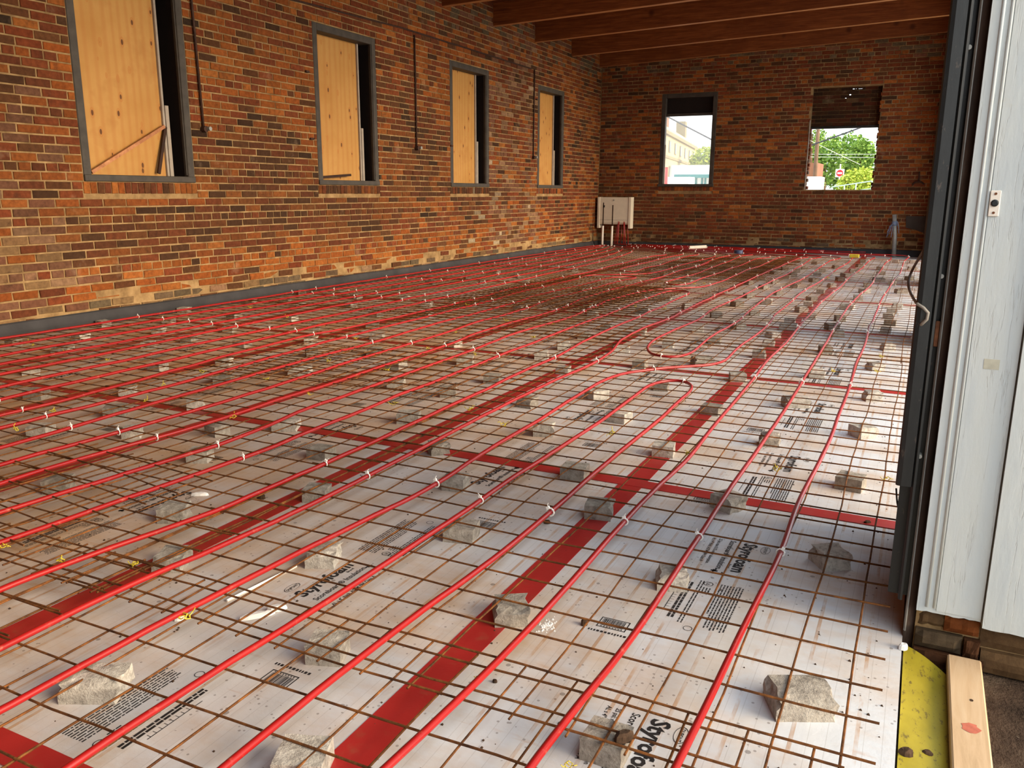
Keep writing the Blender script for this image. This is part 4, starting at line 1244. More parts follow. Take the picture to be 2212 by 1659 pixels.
far = [(1864,929),(1662,947),(1434,968),(1537,881),(1719,866),(1885,853),(1338,897),(1429,831),(1289,849),(1593,812),(1763,805),(1891,789),(1517,778),(1383,785),(1640,763),(1783,753),(1918,748),
 (1660,740),(1444,741),(1544,733),(1670,721),(1341,753),(1508,709),(1594,703),(1702,705),(1707,691),(1797,704),(1810,719),(1913,711),(1923,695),(1920,681),(1927,670),(1938,660),(1947,628),
 (1383,713),(1311,706),(1547,679),(1630,674),(1592,655),(1657,650),(1731,667),(1746,655),(1754,645),(1753,681),(1815,686),(1830,662),(1847,664),(1854,642),(1868,627),(1387,670),(1484,660),(1437,643),
 (1527,640),(1562,626),(1618,637),(1682,631),(1773,628),(1797,615),(1815,602),(1874,614),(1898,603),(1928,611),(1964,600),(1717,616),(1758,604),(1766,591),(1776,583),(1805,576),(1760,567),(1846,584),
 (1827,593),(1856,573),(1864,564),(1738,578),(1721,584),(1712,593),(1699,598),(1675,608),(1695,579),(1672,588),(1646,600),(1618,610),(1650,618),(1592,588),(1560,579),(1530,593),(1559,600),(1484,603),
 (1435,593),(1402,583),(1392,635),(1452,573),(1484,581),(1903,589),(1901,579),(1935,564),(1972,564),(1971,579),(947,963),(1175,925),(1140,866),(883,898),(969,844),(1064,816),(1217,797),(1170,765),
 (1217,745),(1261,723),(1005,777),(856,827),(694,973),(856,787),(809,757),(674,760),(978,741),(815,724),(805,701),(679,703),(812,677),(924,677),(922,657),(876,642),(770,639),(758,657),(856,622),
 (745,628),(650,657),(653,630),(930,610),(1010,598),(1114,595),(1042,610),(1069,586),(1178,564),(1241,583),(1260,625),(1136,606),(1079,632),(1123,665),(1281,676),(543,650),(398,669),(618,647),
 (223,697),(343,713),(365,691),(506,682),(175,727),(135,753),(321,743),(408,731),(496,709),(67,797),(29,738),(341,790),(486,778),(523,740),(628,686),(672,733),(277,841),(483,816),(648,799),(79,849),
 (250,885),(422,871),(88,925),(287,929),(469,925),(618,915),(432,980)]
rb = random.Random(17); placed = []
for (px_, py_, ro, mi) in near: placed.append((onz(px_, py_, 0.034), ro, mi))
for (px_, py_) in far:
    p = onz(px_, py_, 0.034)
    if all((p-q[0]).length > 0.125 for q in placed): placed.append((p, rb.choice((0, 0, 0.3, 0.5, 0.8))+rb.uniform(-0.2, 0.2), rb.randrange(9)))
# labels: which pipe run the block lies beside, counted at y of the block
def run_index(x):
    return min(23, max(0, int((-x-0.16)/0.30)+1))
bygap = {}
for i, (p, ro, mi) in enumerate(placed): bygap.setdefault(run_index(p.x), []).append((p.y, i))
rank = {}
for g, L_ in bygap.items():
    for kk, (y, i) in enumerate(sorted(L_)): rank[i] = (g, kk+1, len(L_))
special = {13: 'concrete block on the big black word at the bottom edge, topped by a rusty clod', 18: 'large broken concrete block in the lower right corner under the mesh',
           14: 'dark grey concrete block on the red cross tape near the jamb', 5: 'long pale concrete block at lower left beside the fine print',
           12: 'concrete block standing on the long red tape in the foreground', 16: 'pale concrete block in the shade beside the white jamb', 17: 'concrete block under the second pipe by the fine print'}
for i, (p, ro, mi) in enumerate(placed):
    g, kk, tot = rank[i]
    if i in special: lab = special[i]
    elif g == 0: lab = 'concrete support block %s from the front in the rightmost row, right of all pipes' % ordinal(min(kk, 26))
    else: lab = 'concrete support block %s from the front in the %s pipe bay from right' % (ordinal(min(kk, 26)), ordinal(g))
    s_ = rb.uniform(0.92, 1.08) if i >= len(near) else 1.0
    o = inst('support_block', BM_[mi], (p.x, p.y, 0.0), (0, 0, ro), (s_, s_, min(s_, 1.0)))
    tag(o, lab, 'concrete block', 'concrete blocks holding up the mesh')
    if mi == 5 and i == 18: o.scale = (1.0, 1.15, 1.0)

# ------------------------------------------------------------------ things at the back wall
cb = empty('manifold_cabinet', (-6.52, 17.2, 0.44)); tag(cb, 'cream metal cabinet hung on the back wall above the pipe bundle', 'cabinet')
MB().bevbox(-6.91, -6.13, 17.12, 17.30, 0.53, 1.15, 0.006).obj('body', M['cabinet_white'], cb)
MB().bevbox(-6.885, -6.175, 17.108, 17.122, 0.56, 1.135, 0.004).obj('door', M['cabinet_white'], cb)
MB().bevbox(-6.885, -6.175, 17.104, 17.109, 0.632, 0.637, 0.001).obj('door_crease', M['strip_grey'], cb)
for x0 in (-6.93, -6.165): MB().bevbox(x0, x0+0.06, 17.098, 17.30, 0.44, 1.155, 0.005).obj('side_flange', M['cabinet_white'], cb)
MB().cyl((-6.53, 17.098, 1.085), 0.016, 0.014, 12, 'y').obj('lock', M['galv'], cb)
for i, (x, zt, lab) in enumerate(((-6.73, 1.03, 'left riser pipe before the cabinet, dark rod above a white sleeve'), (-6.50, 0.975, 'right riser pipe before the cabinet, dark rod above a white sleeve'))):
    e = empty('riser_pipe', (x, 16.95, 0.06)); tag(e, lab, 'pipe', 'two risers in front of the cabinet')
    MB().tube([(x, 16.95, 0.0), (x, 16.95, 0.25), (x+0.004, 16.95, 0.50)], 0.026, 12).obj('sleeve', M['pvc_white'], e, smooth=True)
    MB().tube([(x+0.004, 16.95, 0.48), (x+0.006, 16.95, zt)], 0.014, 8).obj('rod', M['dark_stick'], e, smooth=True)
    if i == 0: MB().bevbox(x+0.005, x+0.035, 16.93, 16.97, 0.92, 0.97, 0.004).obj('valve', M['frame_shadow'], e)
e = empty('standing_pipe', (-0.48, 17.05, 0.0)); tag(e, 'grey pipe stub standing at the right end of the back wall, frayed tape at top', 'pipe')
MB().tube([(-0.46, 17.05, -0.02), (-0.48, 17.05, 0.4), (-0.53, 17.05, 0.85)], 0.042, 14).obj('pipe', M['galv'], e, smooth=True)
MB().tube([(-0.508, 17.05, 0.63), (-0.515, 17.05, 0.72)], 0.050, 12).obj('tape_wrap', M['blue_tape'], e, smooth=True)
rs = random.Random(2)
for i in range(7):
    a = rs.uniform(2.0, 5.6); p = Vector((-0.512, 17.05, rs.uniform(0.62, 0.74))); d = Vector((math.cos(a), math.sin(a)*0.6, 0))
    MB().tube([p+d*0.04, p+d*0.09+Vector((0,0,-0.05)), p+d*0.13+Vector((0,0,-rs.uniform(0.15, 0.32)))], 0.006, 4).obj('tape_shred', M['blue_tape'], e)
pl = [(-0.32,0.817),(0.10,0.824),(0.10,0.49),(0.0,0.50),(-0.12,0.55),(-0.30,0.585)]
v = [(x, YB-0.001, z) for x, z in pl] + [(x, YB-0.028, z) for x, z in pl]; n = len(pl)
o = mesh_obj('wall_patch', v, [tuple(range(n)), tuple(range(2*n-1, n-1, -1))]+[(i, n+i, n+(i+1)%n, (i+1)%n) for i in range(n)], M['plate_grey']); tag(o, 'dark grey broken panel patch on the back wall by the steel post', 'panel')
e = empty('wall_bracket', (-0.16, YB, 1.45)); tag(e, 'small dark iron bracket on the back wall right of the open window', 'bracket')
MB().bevbox(-0.175, -0.15, YB-0.05, YB+0.0, 1.5, 1.70, 0.004).obj('stem', M['conduit'], e)
MB().tube([(-0.27, YB-0.03, 1.44), (-0.22, YB-0.06, 1.49), (-0.16, YB-0.07, 1.50), (-0.1, YB-0.06, 1.49), (-0.06, YB-0.03, 1.45)], 0.016, 6).obj('hoop', M['conduit'], e)
p = onz(1512, 537, 0.1)
o = MB().tube([(p.x-0.22, p.y-0.02, 0.115), (p.x+0.10, p.y+0.15, 0.135)], 0.035, 12).obj('plastic_tube', M['pvc_white'], smooth=False); tag(o, 'short white plastic tube lying on the pipe bundle', 'tube')
p = onz(1595, 546, 0.1)
o = MB().tube([(p.x, p.y, 0.085), (p.x, p.y, 0.15)], 0.085, 18).obj('tape_roll', M['blue_plastic'], smooth=False); tag(o, 'dark blue tape roll lying on the far pipes', 'tape roll')
p = onz(1846, 555, 0.1)
o = MB().bevbox(p.x-0.09, p.x+0.08, p.y-0.03, p.y+0.03, 0.085, 0.15, 0.008).obj('yellow_box', M['tie_yellow']); tag(o, 'small yellow box lying on the far blocks before the back wall', 'box')

# ------------------------------------------------------------------ near right: steel door post, white jamb
de = empty('door_1', (0.1, 0.75, 0.0)); tag(de, 'black steel overhead-door post and track beside the white jamb', kind='structure')
ZTOP = 4.15
MB().prism([(0.046,0.735),(0.050,0.728),(0.060,0.726),(0.086,0.730),(0.088,0.742),(0.046,0.745)], 0.46, ZTOP).obj('door_flap', M['black_steel'], de)
MB().prism([(0.058,0.760),(0.112,0.760),(0.112,0.768),(0.066,0.768),(0.066,0.80),(0.058,0.80)], 0.12, ZTOP).obj('track_web', M['black_steel'], de)
MB().prism([(0.086,0.736),(0.092,0.730),(0.098,0.733),(0.098,0.765),(0.086,0.765)], 0.115, ZTOP).obj('track_lip', M['black_steel'], de)
MB().prism([(0.110,0.740),(0.116,0.738),(0.138,0.752),(0.138,0.80),(0.110,0.80)], -0.06, ZTOP).obj('steel_angle', M['rust_steel'], de)
MB().prism([(0.1105,0.738),(0.1145,0.732),(0.117,0.737),(0.114,0.742)], 0.02, ZTOP).obj('angle_edge', M['galv'], de)
for z in (0.55, 1.05, 1.62, 2.4, 3.1): MB().cyl((0.099, 0.735, z), 0.006, 0.03, 10, 'y').obj('bolt', M['galv'], de)
MB().bevbox(0.098, 0.110, 0.742, 0.75, 0.86, 0.93, 0.002).obj('cable_slot', M['screw_rust'], de)

je = empty('trim_1', (0.3, 0.73, 0.08)); tag(je, 'white painted door jamb with moulded edge and peeling paint', kind='structure')
def jagged(x0, x1, y0, y1, zb, zt, seed, n=12):
    """board whose foot is ragged"""
    mb = MB(); top = []; v = []; f = []
    for i in range(n+1):
        x = x0+(x1-x0)*i/n; z = zb+0.008*noise.noise((x*40, seed, 0))-0.005*abs(noise.noise((x*90, seed, 3)))
        for y in (y0, y1): v += [(x, y, z), (x, y, zt)]
    for i in range(n):
        a_ = 4*i; b_ = 4*i+4
        f += [(a_, b_, b_+1, a_+1), (a_+2, a_+3, b_+3, b_+2), (a_, a_+2, b_+2, b_), (a_+1, b_+1, b_+3, a_+3)]
    f += [(0, 1, 3, 2), (4*n, 4*n+2, 4*n+3, 4*n+1)]
    return v, f
v, f = jagged(0.137, 0.299, 0.722, 0.76, 0.100, ZTOP, 1.0)
mesh_obj('casing_board', v, f, M['white_paint'], je)
v, f = jagged(0.303, 0.75, 0.708, 0.76, 0.088, ZTOP, 2.0, 20)
mesh_obj('face_board', v, f, M['white_paint'], je)
for x, r_ in ((0.1625, 0.0045), (0.1815, 0.0040)):
    MB().tube([(x, 0.7215, 0.115), (x, 0.7215, 1.5), (x, 0.7215, ZTOP)], r_, 10).obj('moulding_bead', M['white_paint'], je, smooth=True)
MB().box(0.1875, 0.2985, 0.7195, 0.7225, 0.108, ZTOP).obj('inner_panel', M['white_paint'], je)
v = [(0.299,0.735,0.09),(0.303,0.735,0.09),(0.303,0.735,ZTOP),(0.299,0.735,ZTOP)]
mesh_obj('joint_gap', v, [(0,1,2,3)], M['strip_grey'], je)
pb = empty('push_button', (0.197, 0.7185, 1.24)); tag(pb, 'small metal push-button plate screwed to the white jamb', 'push button')
MB().bevbox(0.186, 0.210, 0.7145, 0.7195, 1.208, 1.272, 0.0015).obj('plate', M['pvc_white'], pb)
MB().tube([(0.198,0.7150,1.241),(0.198,0.7115,1.241),(0.198,0.7100,1.241)], [0.0088,0.0088,0.006], 16).obj('button', M['rubber'], pb, smooth=False)
for z in (1.264, 1.217): MB().cyl((0.198, 0.7132, z), 0.0032, 0.002, 10, 'y').obj('screw', M['screw_rust'], pb)
MB().box(0.222, 0.258, 0.7188, 0.7196, 0.815, 0.842).obj('glue_stain', M['glue'], je)

# broken brick foot below the jamb
bf = empty('wall_stub', (0.4, 0.74, -0.06)); tag(bf, 'crumbling brick foot below the white painted jamb', kind='structure')
rq = random.Random(6)
for (x0, x1, z0, z1, y0, cn) in ((0.142,0.230,0.045,0.096,0.735,'tan'), (0.212,0.300,0.048,0.094,0.722,'orange'), (0.304,0.50,0.02,0.086,0.728,'tan'), (0.504,0.74,0.02,0.086,0.730,'brown'),
                                 (0.142,0.262,-0.012,0.040,0.716,'grey'), (0.266,0.306,-0.015,0.038,0.712,'brown'), (0.310,0.52,-0.05,0.015,0.714,'tan'), (0.142,0.32,-0.075,-0.017,0.700,'brown'), (0.524,0.75,-0.05,0.015,0.714,'grey')):
    mb = MB(); nx_, nz_ = 6, 3; v = []; f = []
    for i in range(nx_+1):
        for j in range(nz_+1):
            x = x0+(x1-x0)*i/nx_; z = z0+(z1-z0)*j/nz_
            e = 0.006*noise.noise((x*60, z*60, 1)) + (0.010 if i in (0, nx_) or j in (0, nz_) else 0)
            v.append((x, y0+e, z))
    for i in range(nx_):
        for j in range(nz_): f.append((i*(nz_+1)+j, (i+1)*(nz_+1)+j, (i+1)*(nz_+1)+j+1, i*(nz_+1)+j+1))
    m0 = len(v)
    v += [(x0,0.80,z0),(x1,0.80,z0),(x1,0.80,z1),(x0,0.80,z1)]
    c_00, c_10, c_11, c_01 = 0, nx_*(nz_+1), nx_*(nz_+1)+nz_, nz_
    f += [(m0, m0+1, c_10, c_00), (m0+1, m0+2, c_11, c_10), (m0+2, m0+3, c_01, c_11), (m0+3, m0, c_00, c_01)]
    cc = tuple(0.6*t for t in PL[cn])
    mesh_obj('brick', v, f, M['brick'], bf, cols=[cc]*len(v))
MB().box(0.139, 0.75, 0.742, 0.80, -0.1, 0.10).obj('mortar_bed', M['mortar'], bf)

# cables on the post
cab = [onz(1938, 733, 0.10)]
P = [ony(1970, 730, 1.2), ony(1983, 709, 0.80), ony(1992, 699, 0.720), ony(2002, 690, 0.716), ony(2005, 676, 0.714), ony(1995, 665, 0.716), ony(1982, 657, 0.722), ony(1967, 633, 1.1), ony(1962, 610, 1.2), ony(1970, 585, 1.3), ony(1985, 558, 1.3), ony(2002, 530, 1.3)]
o = MB().tube(catmull(P, 0.01), 0.0042, 7).obj('power_cable', M['cable_grey'], smooth=True); tag(o, 'grey power cable looping out around the black steel post', 'cable')
P = [ony(1936, 1055, 0.80), ony(1938, 1085, 0.80), ony(1944, 1110, 0.80), ony(1952, 1122, 0.80)]
o = MB().tube(catmull(P, 0.01), 0.0028, 6).obj('thin_cable', M['rubber'], smooth=True); tag(o, 'thin black cable hanging low behind the steel post', 'cable')

# threshold: yellow sheet, lumber, soil
n, m = 26, 8; v = []; f = []
for i in range(n+1):
    y = -2.6+(0.71+2.6)*i/n
    for j in range(m+1):
        t = j/m; x = 0.116+0.116*t
        if i == n: x = 0.116+0.112*t
        yy_ = y - (0.075*t**1.5 if i == n else 0.03*t*(i/n)**8)
        z = -0.012-0.030*t**1.2+0.006*noise.noise((x*14, y*5, 0)) + (0.004 if i == n else 0)
        v.append((x, yy_, z))
for i in range(n):
    for j in range(m):
        a_ = i*(m+1)+j; f.append((a_, a_+1, a_+m+2, a_+m+1))
m0 = len(v); v += [(x, y, z-0.002) for x, y, z in v]; f += [tuple(m0+q for q in reversed(t)) for t in f]
o = mesh_obj('plastic_sheet', v, f, M['yellow'], smooth=True); tag(o, 'dirty yellow plastic sheet edge between the foam and the lumber', 'plastic sheet')
e = MB().bevbox(0.228, 0.312, -2.6, 0.70, -0.048, -0.004, 0.004).obj('lumber', M['pine']); tag(e, 'pale pine lumber lying along the threshold at lower right', 'lumber')
v = [(0.272+0.020*math.cos(t*0.5236)+0.004*math.cos(3*t), 0.345+0.022*math.sin(t*0.5236), -0.0034) for t in range(12)]
mesh_obj('red_crayon_mark', v, [tuple(range(12))], M['crayon'], e)
v = [(0.279+0.0045*math.cos(t*0.7854), 0.475+0.006*math.sin(t*0.7854), -0.0034) for t in range(8)]
mesh_obj('knot', v, [tuple(range(8))], M['clod'], e)
n = 44; v = []; f = []
for i in range(n+1):
    for j in range(n+1):
        x = 0.12+2.4*(i/n)**1.6; y = -4.0+4.80*j/n
        v.append((x, y, -0.055+0.014*noise.noise((x*4, y*4, 0))+0.005*noise.noise((x*17, y*17, 2)) - 0.02*(x > 0.1)*max(0, 0.24-x)/0.12))
for i in range(n):
    for j in range(n):
        a_ = i*(n+1)+j; f.append((a_, a_+n+1, a_+n+2, a_+1))
o = mesh_obj('ground_soil', v, f, M['soil'], smooth=True); tag(o, 'dark bare soil outside the threshold', kind='structure')
o = MB().box(-160, 140, -120, 260, -0.24, -0.13).obj('ground', M['street']); tag(o, 'pale paved ground outside the building', kind='structure')

# ------------------------------------------------------------------ scraps on the floor
def scrap(name, px_, py_, L_, w, h, ang, mat, label, cat, seed, z=0.0):
    p = onz(px_, py_, z); r = random.Random(seed); n = 9; v = []; f = []
    for l, s in ((0, 1.0), (h*0.7, 0.92), (h, 0.55)):
        for i in range(n):
            a = 2*math.pi*i/n; q = s*(1+0.22*noise.noise((i*1.7, seed, l*9)))
            x, y = L_/2*math.cos(a)*q, w/2*math.sin(a)*q
            v.append((p.x+x*math.cos(ang)-y*math.sin(ang), p.y+x*math.sin(ang)+y*math.cos(ang), z+l+r.uniform(0, 0.002)))
    for l in range(2):
        for i in range(n): f.append((l*n+i, l*n+(i+1)%n, (l+1)*n+(i+1)%n, (l+1)*n+i))
    f += [tuple(range(n-1,-1,-1)), tuple(2*n+i for i in range(n))]
    tag(mesh_obj(name, v, f, mat), label, cat)
scrap('foam_scrap', 555, 1333, 0.11, 0.028, 0.014, 0.9, M['foam_white'], 'long white foam scrap lying left of the barcode', 'foam scrap', 1)
scrap('foam_scrap', 598, 1318, 0.065, 0.03, 0.016, 0.7, M['foam_white'], 'short white foam scrap touching the long scrap', 'foam scrap', 2)
scrap('foam_scrap', 432, 1070, 0.075, 0.03, 0.012, 0.5, M['foam_white'], 'white foam flake near the upside-down print at left', 'foam scrap', 3)
scrap('foam_scrap', 388, 1340, 0.03, 0.02, 0.012, 0.9, M['foam_white'], 'small white crumb beside a yellow tie at lower left', 'foam scrap', 4)
pc = onz(1182, 1352, 0.0); mbc = MB(); rcx = random.Random(71)
for i in range(70):
    x = pc.x+rcx.gauss(0, 0.012); y = pc.y+rcx.gauss(0, 0.020); q = rcx.uniform(0.0012, 0.0035)
    mbc.add([(x-q,y-q,0.0),(x+q,y-q,0.0),(x+q*0.6,y+q,0.0),(x-q,y+q*0.8,0.0),(x,y,q*1.6)], [(0,1,4),(1,2,4),(2,3,4),(3,0,4)])
tag(mbc.obj('foam_crumbs', M['foam_white']), 'crumbled white dust right of the block on red tape', 'crumbs', kind='stuff')
scrap('foam_scrap', 1951, 1402, 0.03, 0.022, 0.016, 0.9, M['foam_white'], 'white foam lump at the tip of the yellow sheet', 'foam scrap', 6)
scrap('soil_clod', 565, 1077, 0.035, 0.026, 0.02, 0.3, M['clod'], 'dark clod between two pipes left of centre', 'clod', 7)
scrap('soil_clod', 1182, 1131, 0.026, 0.016, 0.014, 0.3, M['clod'], 'dark clod between the hairpin and the long red tape', 'clod', 8)
scrap('soil_clod', 1262, 1350, 0.022, 0.02, 0.018, 1.2, M['clod'], 'black clod left of the framed barcode at right', 'clod', 9)
scrap('soil_clod', 1348, 1598, 0.05, 0.03, 0.02, 0.9, M['clod'], 'rusty clod stuck on the bottom-edge concrete block', 'clod', 10, 0.062)
scrap('soil_clod', 1069, 1474, 0.014, 0.012, 0.008, 0, M['clod'], 'tiny black pellet right of the yellow tie at front', 'clod', 11)
scrap('soil_clod', 1956, 1632, 0.035, 0.026, 0.018, 0.5, M['clod'], 'grey clod on the yellow sheet at the bottom', 'clod', 12, -0.02)
scrap('soil_clod', 2002, 1634, 0.028, 0.02, 0.014, 0.2, M['clod'], 'small clod on the yellow sheet nearer the lumber', 'clod', 13, -0.034)
scrap('soil_clod', 1873, 1131, 0.03, 0.016, 0.012, 0.6, M['clod'], 'thin dark chip on the cross tape by the steel post', 'clod', 14)
p0 = onz(490, 1300, 0.0); p1 = onz(640, 1225, 0.0)
o = MB().tube([(p0.x, p0.y, 0.004), (p1.x, p1.y, 0.004)], 0.005, 5).obj('foam_sliver', M['foam_white']); tag(o, 'thin white sliver of foam lying along a board joint', 'foam scrap')
mb = MB(); rg = random.Random(44)
for i in range(900):
    x = -rg.random()**1.3*5.5+0.08; y = rg.uniform(-1.3, 5.0); s_ = rg.uniform(0.0012, 0.0042)
    mb.add([(x-s_,y-s_,0.0),(x+s_,y-s_,0.0),(x+s_*0.6,y+s_,0.0),(x-s_,y+s_*0.8,0.0),(x,y,s_*1.3)], [(0,1,4),(1,2,4),(2,3,4),(3,0,4)])
o = mb.obj('grit', M['clod']); tag(o, 'dark grit and crumbs scattered over the foam boards', 'grit', kind='stuff')

# ------------------------------------------------------------------ outdoors, seen through the back windows
def far(px_, py_, y): return ony(px_, py_, y)
# long pale stone house receding to the right
A = far(1438, 300, 95); B_ = far(1512, 330, 140); zt = 8.0; zb = -0.1
he = empty('house', (A.x, A.y, zb)); tag(he, 'pale stone house with chimneys beyond the framed back window', 'house')
ax = Vector((B_.x-A.x, B_.y-A.y, 0)); Lh = ax.length; ax.normalize(); nrm = Vector((-ax.y, ax.x, 0))
if nrm.dot(Vector((CAM.x-A.x, CAM.y-A.y, 0))) < 0: nrm = -nrm
def hbox(name, s0, s1, d0, d1, z0, z1, mat, par=he):
    v = []
    for z in (z0, z1):
        for s, d in ((s0,d0),(s1,d0),(s1,d1),(s0,d1)):
            q = Vector((A.x, A.y, 0))+ax*s+nrm*d; v.append((q.x, q.y, z))
    return mesh_obj(name, v, [(3,2,1,0),(4,5,6,7),(0,1,5,4),(1,2,6,5),(2,3,7,6),(3,0,4,7)], mat, par)
hbox('wall', -2, Lh, -9, 0, zb, zt, M['stone_pale'])
hbox('cornice', -2.3, Lh+0.2, -9, 0.35, zt-0.25, zt+0.15, M['stone_trim'])
hbox('belt_course', -2, Lh, 0, 0.15, 5.2, 5.5, M['stone_trim'])
hbox('roof', -1.5, Lh-0.5, -8.5, -0.4, zt+0.15, zt+0.9, M['roof_pale'])
hbox('chimney', 13, 15.5, -3, -1.6, zt+0.4, zt+3.4, M['brick_far'])
hbox('chimney', 36, 38.5, -3, -1.6, zt+0.4, zt+4.0, M['stone_trim'])
for s in (3, 9, 15, 21, 27, 33, 39):
    w_ = hbox('window', s, s+1.6, -0.05, 0.06, 5.9, 7.3, M['stone_trim']); hbox('pane', s+0.2, s+1.4, 0.05, 0.10, 6.0, 7.2, M['window_glass_far'], w_)
    w_ = hbox('window', s+1, s+2.6, -0.05, 0.06, 1.8, 4.4, M['stone_trim']); hbox('pane', s+1.2, s+2.4, 0.05, 0.10, 1.9, 4.3, M['window_glass_far'], w_)
# white low shop with teal fascia
e = empty('low_building', (-14.0, 62, -0.1)); tag(e, 'low white building with a teal fascia beyond the framed back window', 'building')
q = far(1451, 357, 60)
MB().box(q.x, -11.6, 60, 68, 2.36, q.z).obj('wall', M['wall_white'], e)
MB().box(q.x, -11.6, 61.5, 68, -0.1, 2.36).obj('shopfront', M['wall_white'], e)
q2 = far(1457, 377, 59.7)
MB().box(q2.x, -11.6, 59.6, 60.0, q2.z-0.24, q2.z).obj('fascia', M['teal'], e)
for px_ in (1489, 1503, 1516, 1523):
    c_ = far(px_, 390, 60); MB().box(c_.x-0.06, c_.x+0.06, 60.0, 60.2, -0.1, 2.36).obj('post', M['teal'], e)
c_ = far(1458, 388, 50)
o = MB().box(c_.x-1.2, c_.x+0.85, 50, 51.5, -0.1, c_.z+0.16).obj('white_wall', M['wall_white']); tag(o, 'low white garden wall in front of the shop', 'wall')
c_ = far(1438, 372, 48)
o = MB().bevbox(c_.x-0.14, c_.x+0.12, 48, 48.1, -0.1, c_.z+0.3, 0.02).obj('red_post', M['sign_red']); tag(o, 'red post at the lower left of the framed back window', 'post')

def crown(mb, c, rx, ry_, rz_, n, s, r, squash=1.0):
    for _ in range(n):
        while True:
            d = Vector((r.uniform(-1,1), r.uniform(-1,1), r.uniform(-1,1)))
            if 0.25 < d.length < 1: break
        if r.random() < 0.7: d = d.normalized()*r.uniform(0.75, 1.0)*(1+0.22*noise.noise(d*2.3+Vector(c)))
        p = Vector((c[0]+d.x*rx, c[1]+d.y*ry_, c[2]+d.z*rz_))
        u = Vector((r.uniform(-1,1), r.uniform(-1,1), r.uniform(-0.6,0.6))).normalized(); w_ = u.orthogonal().normalized()
        w_ = (w_*math.cos(r.uniform(0,6.28))+u.cross(w_)*math.sin(1.0)).normalized(); q = s*r.uniform(0.6, 1.3)
        mb.add([p-u*q, p+w_*q*0.55, p+u*q, p-w_*q*0.55], [(0,1,2,3)])
def tree(name, c, rx, rz_, n, s, mat, label, cat, seed, group=None):
    e = empty(name, (c[0], c[1], -0.1)); tag(e, label, cat, group); r = random.Random(seed); mb = MB()
    crown(mb, c, rx, rx, rz_, n, s, r)
    for i in range(4):
        a = r.uniform(0, 6.28); crown(mb, (c[0]+0.6*rx*math.cos(a), c[1]+0.6*rx*math.sin(a), c[2]+r.uniform(-0.4, 0.5)*rz_), rx*0.5, rx*0.5, rz_*0.5, n//5, s, r)
    mb.obj('foliage', mat, e)
    MB().tube([(c[0], c[1], -0.1), (c[0]+0.1, c[1], c[2]*0.5), (c[0], c[1], c[2])], [0.3, 0.22, 0.1], 8).obj('trunk', M['bark'], e, smooth=True)
c_ = far(1822, 352, 92); tree('tree', (c_.x, 92, c_.z), 2.9, 2.9, 2600, 0.20, M['leaf_mid'], 'broad green tree filling the open back window', 'tree', 1, 'trees beyond the back windows')
c_ = far(1782, 345, 88); tree('tree', (c_.x, 88, c_.z), 2.0, 2.4, 1500, 0.19, M['leaf_mid'], 'green tree behind the utility pole', 'tree', 2, 'trees beyond the back windows')
c_ = far(1768, 290, 84); tree('tree', (c_.x-0.6, 84, c_.z), 1.2, 1.6, 360, 0.16, M['leaf_mid'], 'thin high tree top at upper left of the open window', 'tree', 3, 'trees beyond the back windows')
c_ = far(1862, 335, 86); tree('tree', (c_.x, 86, c_.z), 1.3, 1.5, 900, 0.17, M['leaf_mid'], 'green tree at the right edge of the open window', 'tree', 4, 'trees beyond the back windows')
c_ = far(1858, 392, 42); tree('bush', (c_.x, 42, c_.z-0.35), 1.05, 1.0, 2600, 0.085, M['leaf_bright'], 'sunlit yellow-green bush at lower right of the open window', 'bush', 5)
c_ = far(1526, 345, 110); tree('tree', (c_.x, 110, c_.z), 2.0, 1.7, 1200, 0.22, M['leaf_bright'], 'pale tree behind the shop roof in the framed window', 'tree', 6, 'trees beyond the back windows')
# utility pole and lines
t_ = far(1768, 262, 46); b_ = far(1759, 408, 46)
o = MB().tube([(b_.x, 46, -0.1), (b_.x+(t_.x-b_.x)*0.5, 46, (t_.z+b_.z)/2), (t_.x, 46, t_.z+1.5)], [0.11, 0.10, 0.08], 12).obj('utility_pole', M['pole_wood'], smooth=True); tag(o, 'wooden utility pole at the left of the open window', 'utility pole')
def line(p0, p1, y0, y1, r, label, mat='line_black'):
    a_ = far(*p0, y0); b_ = far(*p1, y1); d = b_-a_; a_ = a_-d*0.5; b_ = b_+d*0.5; mid = (a_+b_)/2-Vector((0,0,0.05*d.length*0.05))
    tag(MB().tube(catmull([a_, mid, b_], 1.0), r, 5).obj('overhead_line', M[mat]), label, 'cable', 'overhead lines outside')
line((1442, 252), (1538, 302), 30, 31, 0.030, 'thick dark overhead line sloping down across the framed window')
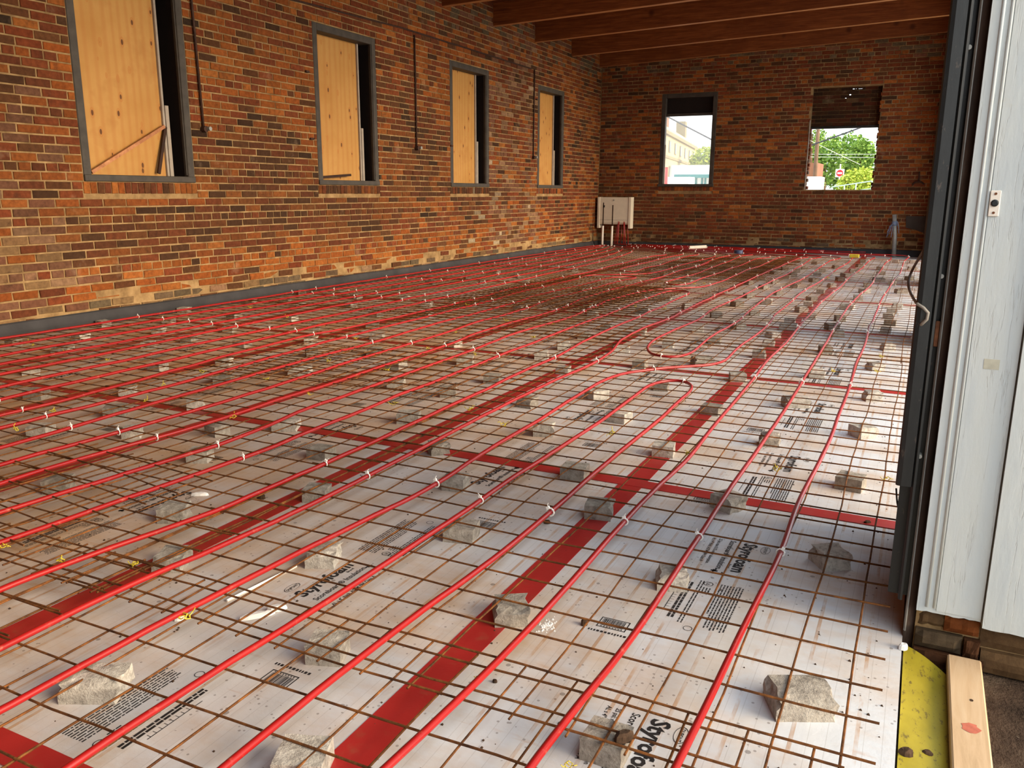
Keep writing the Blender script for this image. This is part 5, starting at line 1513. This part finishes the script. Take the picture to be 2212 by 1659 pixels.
line((1757, 312), (1872, 271), 30, 30, 0.026, 'dark overhead line rising to the right in the open window')
line((1768, 333), (1866, 333), 60, 60, 0.009, 'thin level overhead line before the trees', 'wall_white')
line((1768, 339), (1870, 340), 62, 62, 0.009, 'second thin level overhead line just below the first', 'wall_white')
line((1772, 314), (1830, 342), 55, 57, 0.009, 'thin overhead line falling to the right from the pole', 'wall_white')
# no-entry sign
s0 = far(1814, 374, 45); e = empty('road_sign', (s0.x, 45, -0.1)); tag(e, 'square white no-entry sign with red disc on a post', 'road sign')
MB().bevbox(s0.x-0.21, s0.x+0.21, 45.0, 45.02, s0.z-0.2, s0.z+0.2, 0.004).obj('panel', M['sign_white'], e)
MB().cyl((s0.x, 44.99, s0.z), 0.165, 0.011, 28, 'y').obj('red_disc', M['sign_red'], e)
MB().box(s0.x-0.115, s0.x+0.115, 44.98, 44.992, s0.z-0.04, s0.z+0.04).obj('white_bar', M['sign_white'], e)
MB().tube([(s0.x, 45.04, -0.1), (s0.x, 45.04, s0.z+0.45)], 0.03, 8).obj('post', M['sign_white'], e)
# railing
g0 = far(1797, 404, 38); g1 = far(1884, 391, 36); e = empty('railing', (g0.x, 38, -0.1)); tag(e, 'pale green railing before the sunlit bush', 'railing')
MB().tube([g0, g1], 0.025, 6).obj('rail', M['rail_green'], e)
MB().tube([g0-Vector((0,0,0.3)), g1-Vector((0,0,0.3))], 0.02, 6).obj('rail', M['rail_green'], e)
for t in (0.0, 0.33, 0.62, 1.0):
    q = g0.lerp(g1, t); MB().tube([(q.x, q.y, -0.1), (q.x, q.y, q.z)], 0.03, 6).obj('post', M['rail_green'], e)
c_ = far(1752, 392, 40)
o = MB().box(c_.x-1.4, c_.x+0.38, 40, 42, -0.1, c_.z+0.22).obj('white_van_box', M['wall_white']); o.name = 'white_shed'; tag(o, 'plain white shed at the lower left of the open window', 'shed')
c_ = far(1750, 368, 66)
o = MB().box(c_.x-2, c_.x+0.5, 66, 70, -0.1, c_.z+0.55).obj('brick_house', M['brick_far']); tag(o, 'small brick house corner behind the pole', 'house')
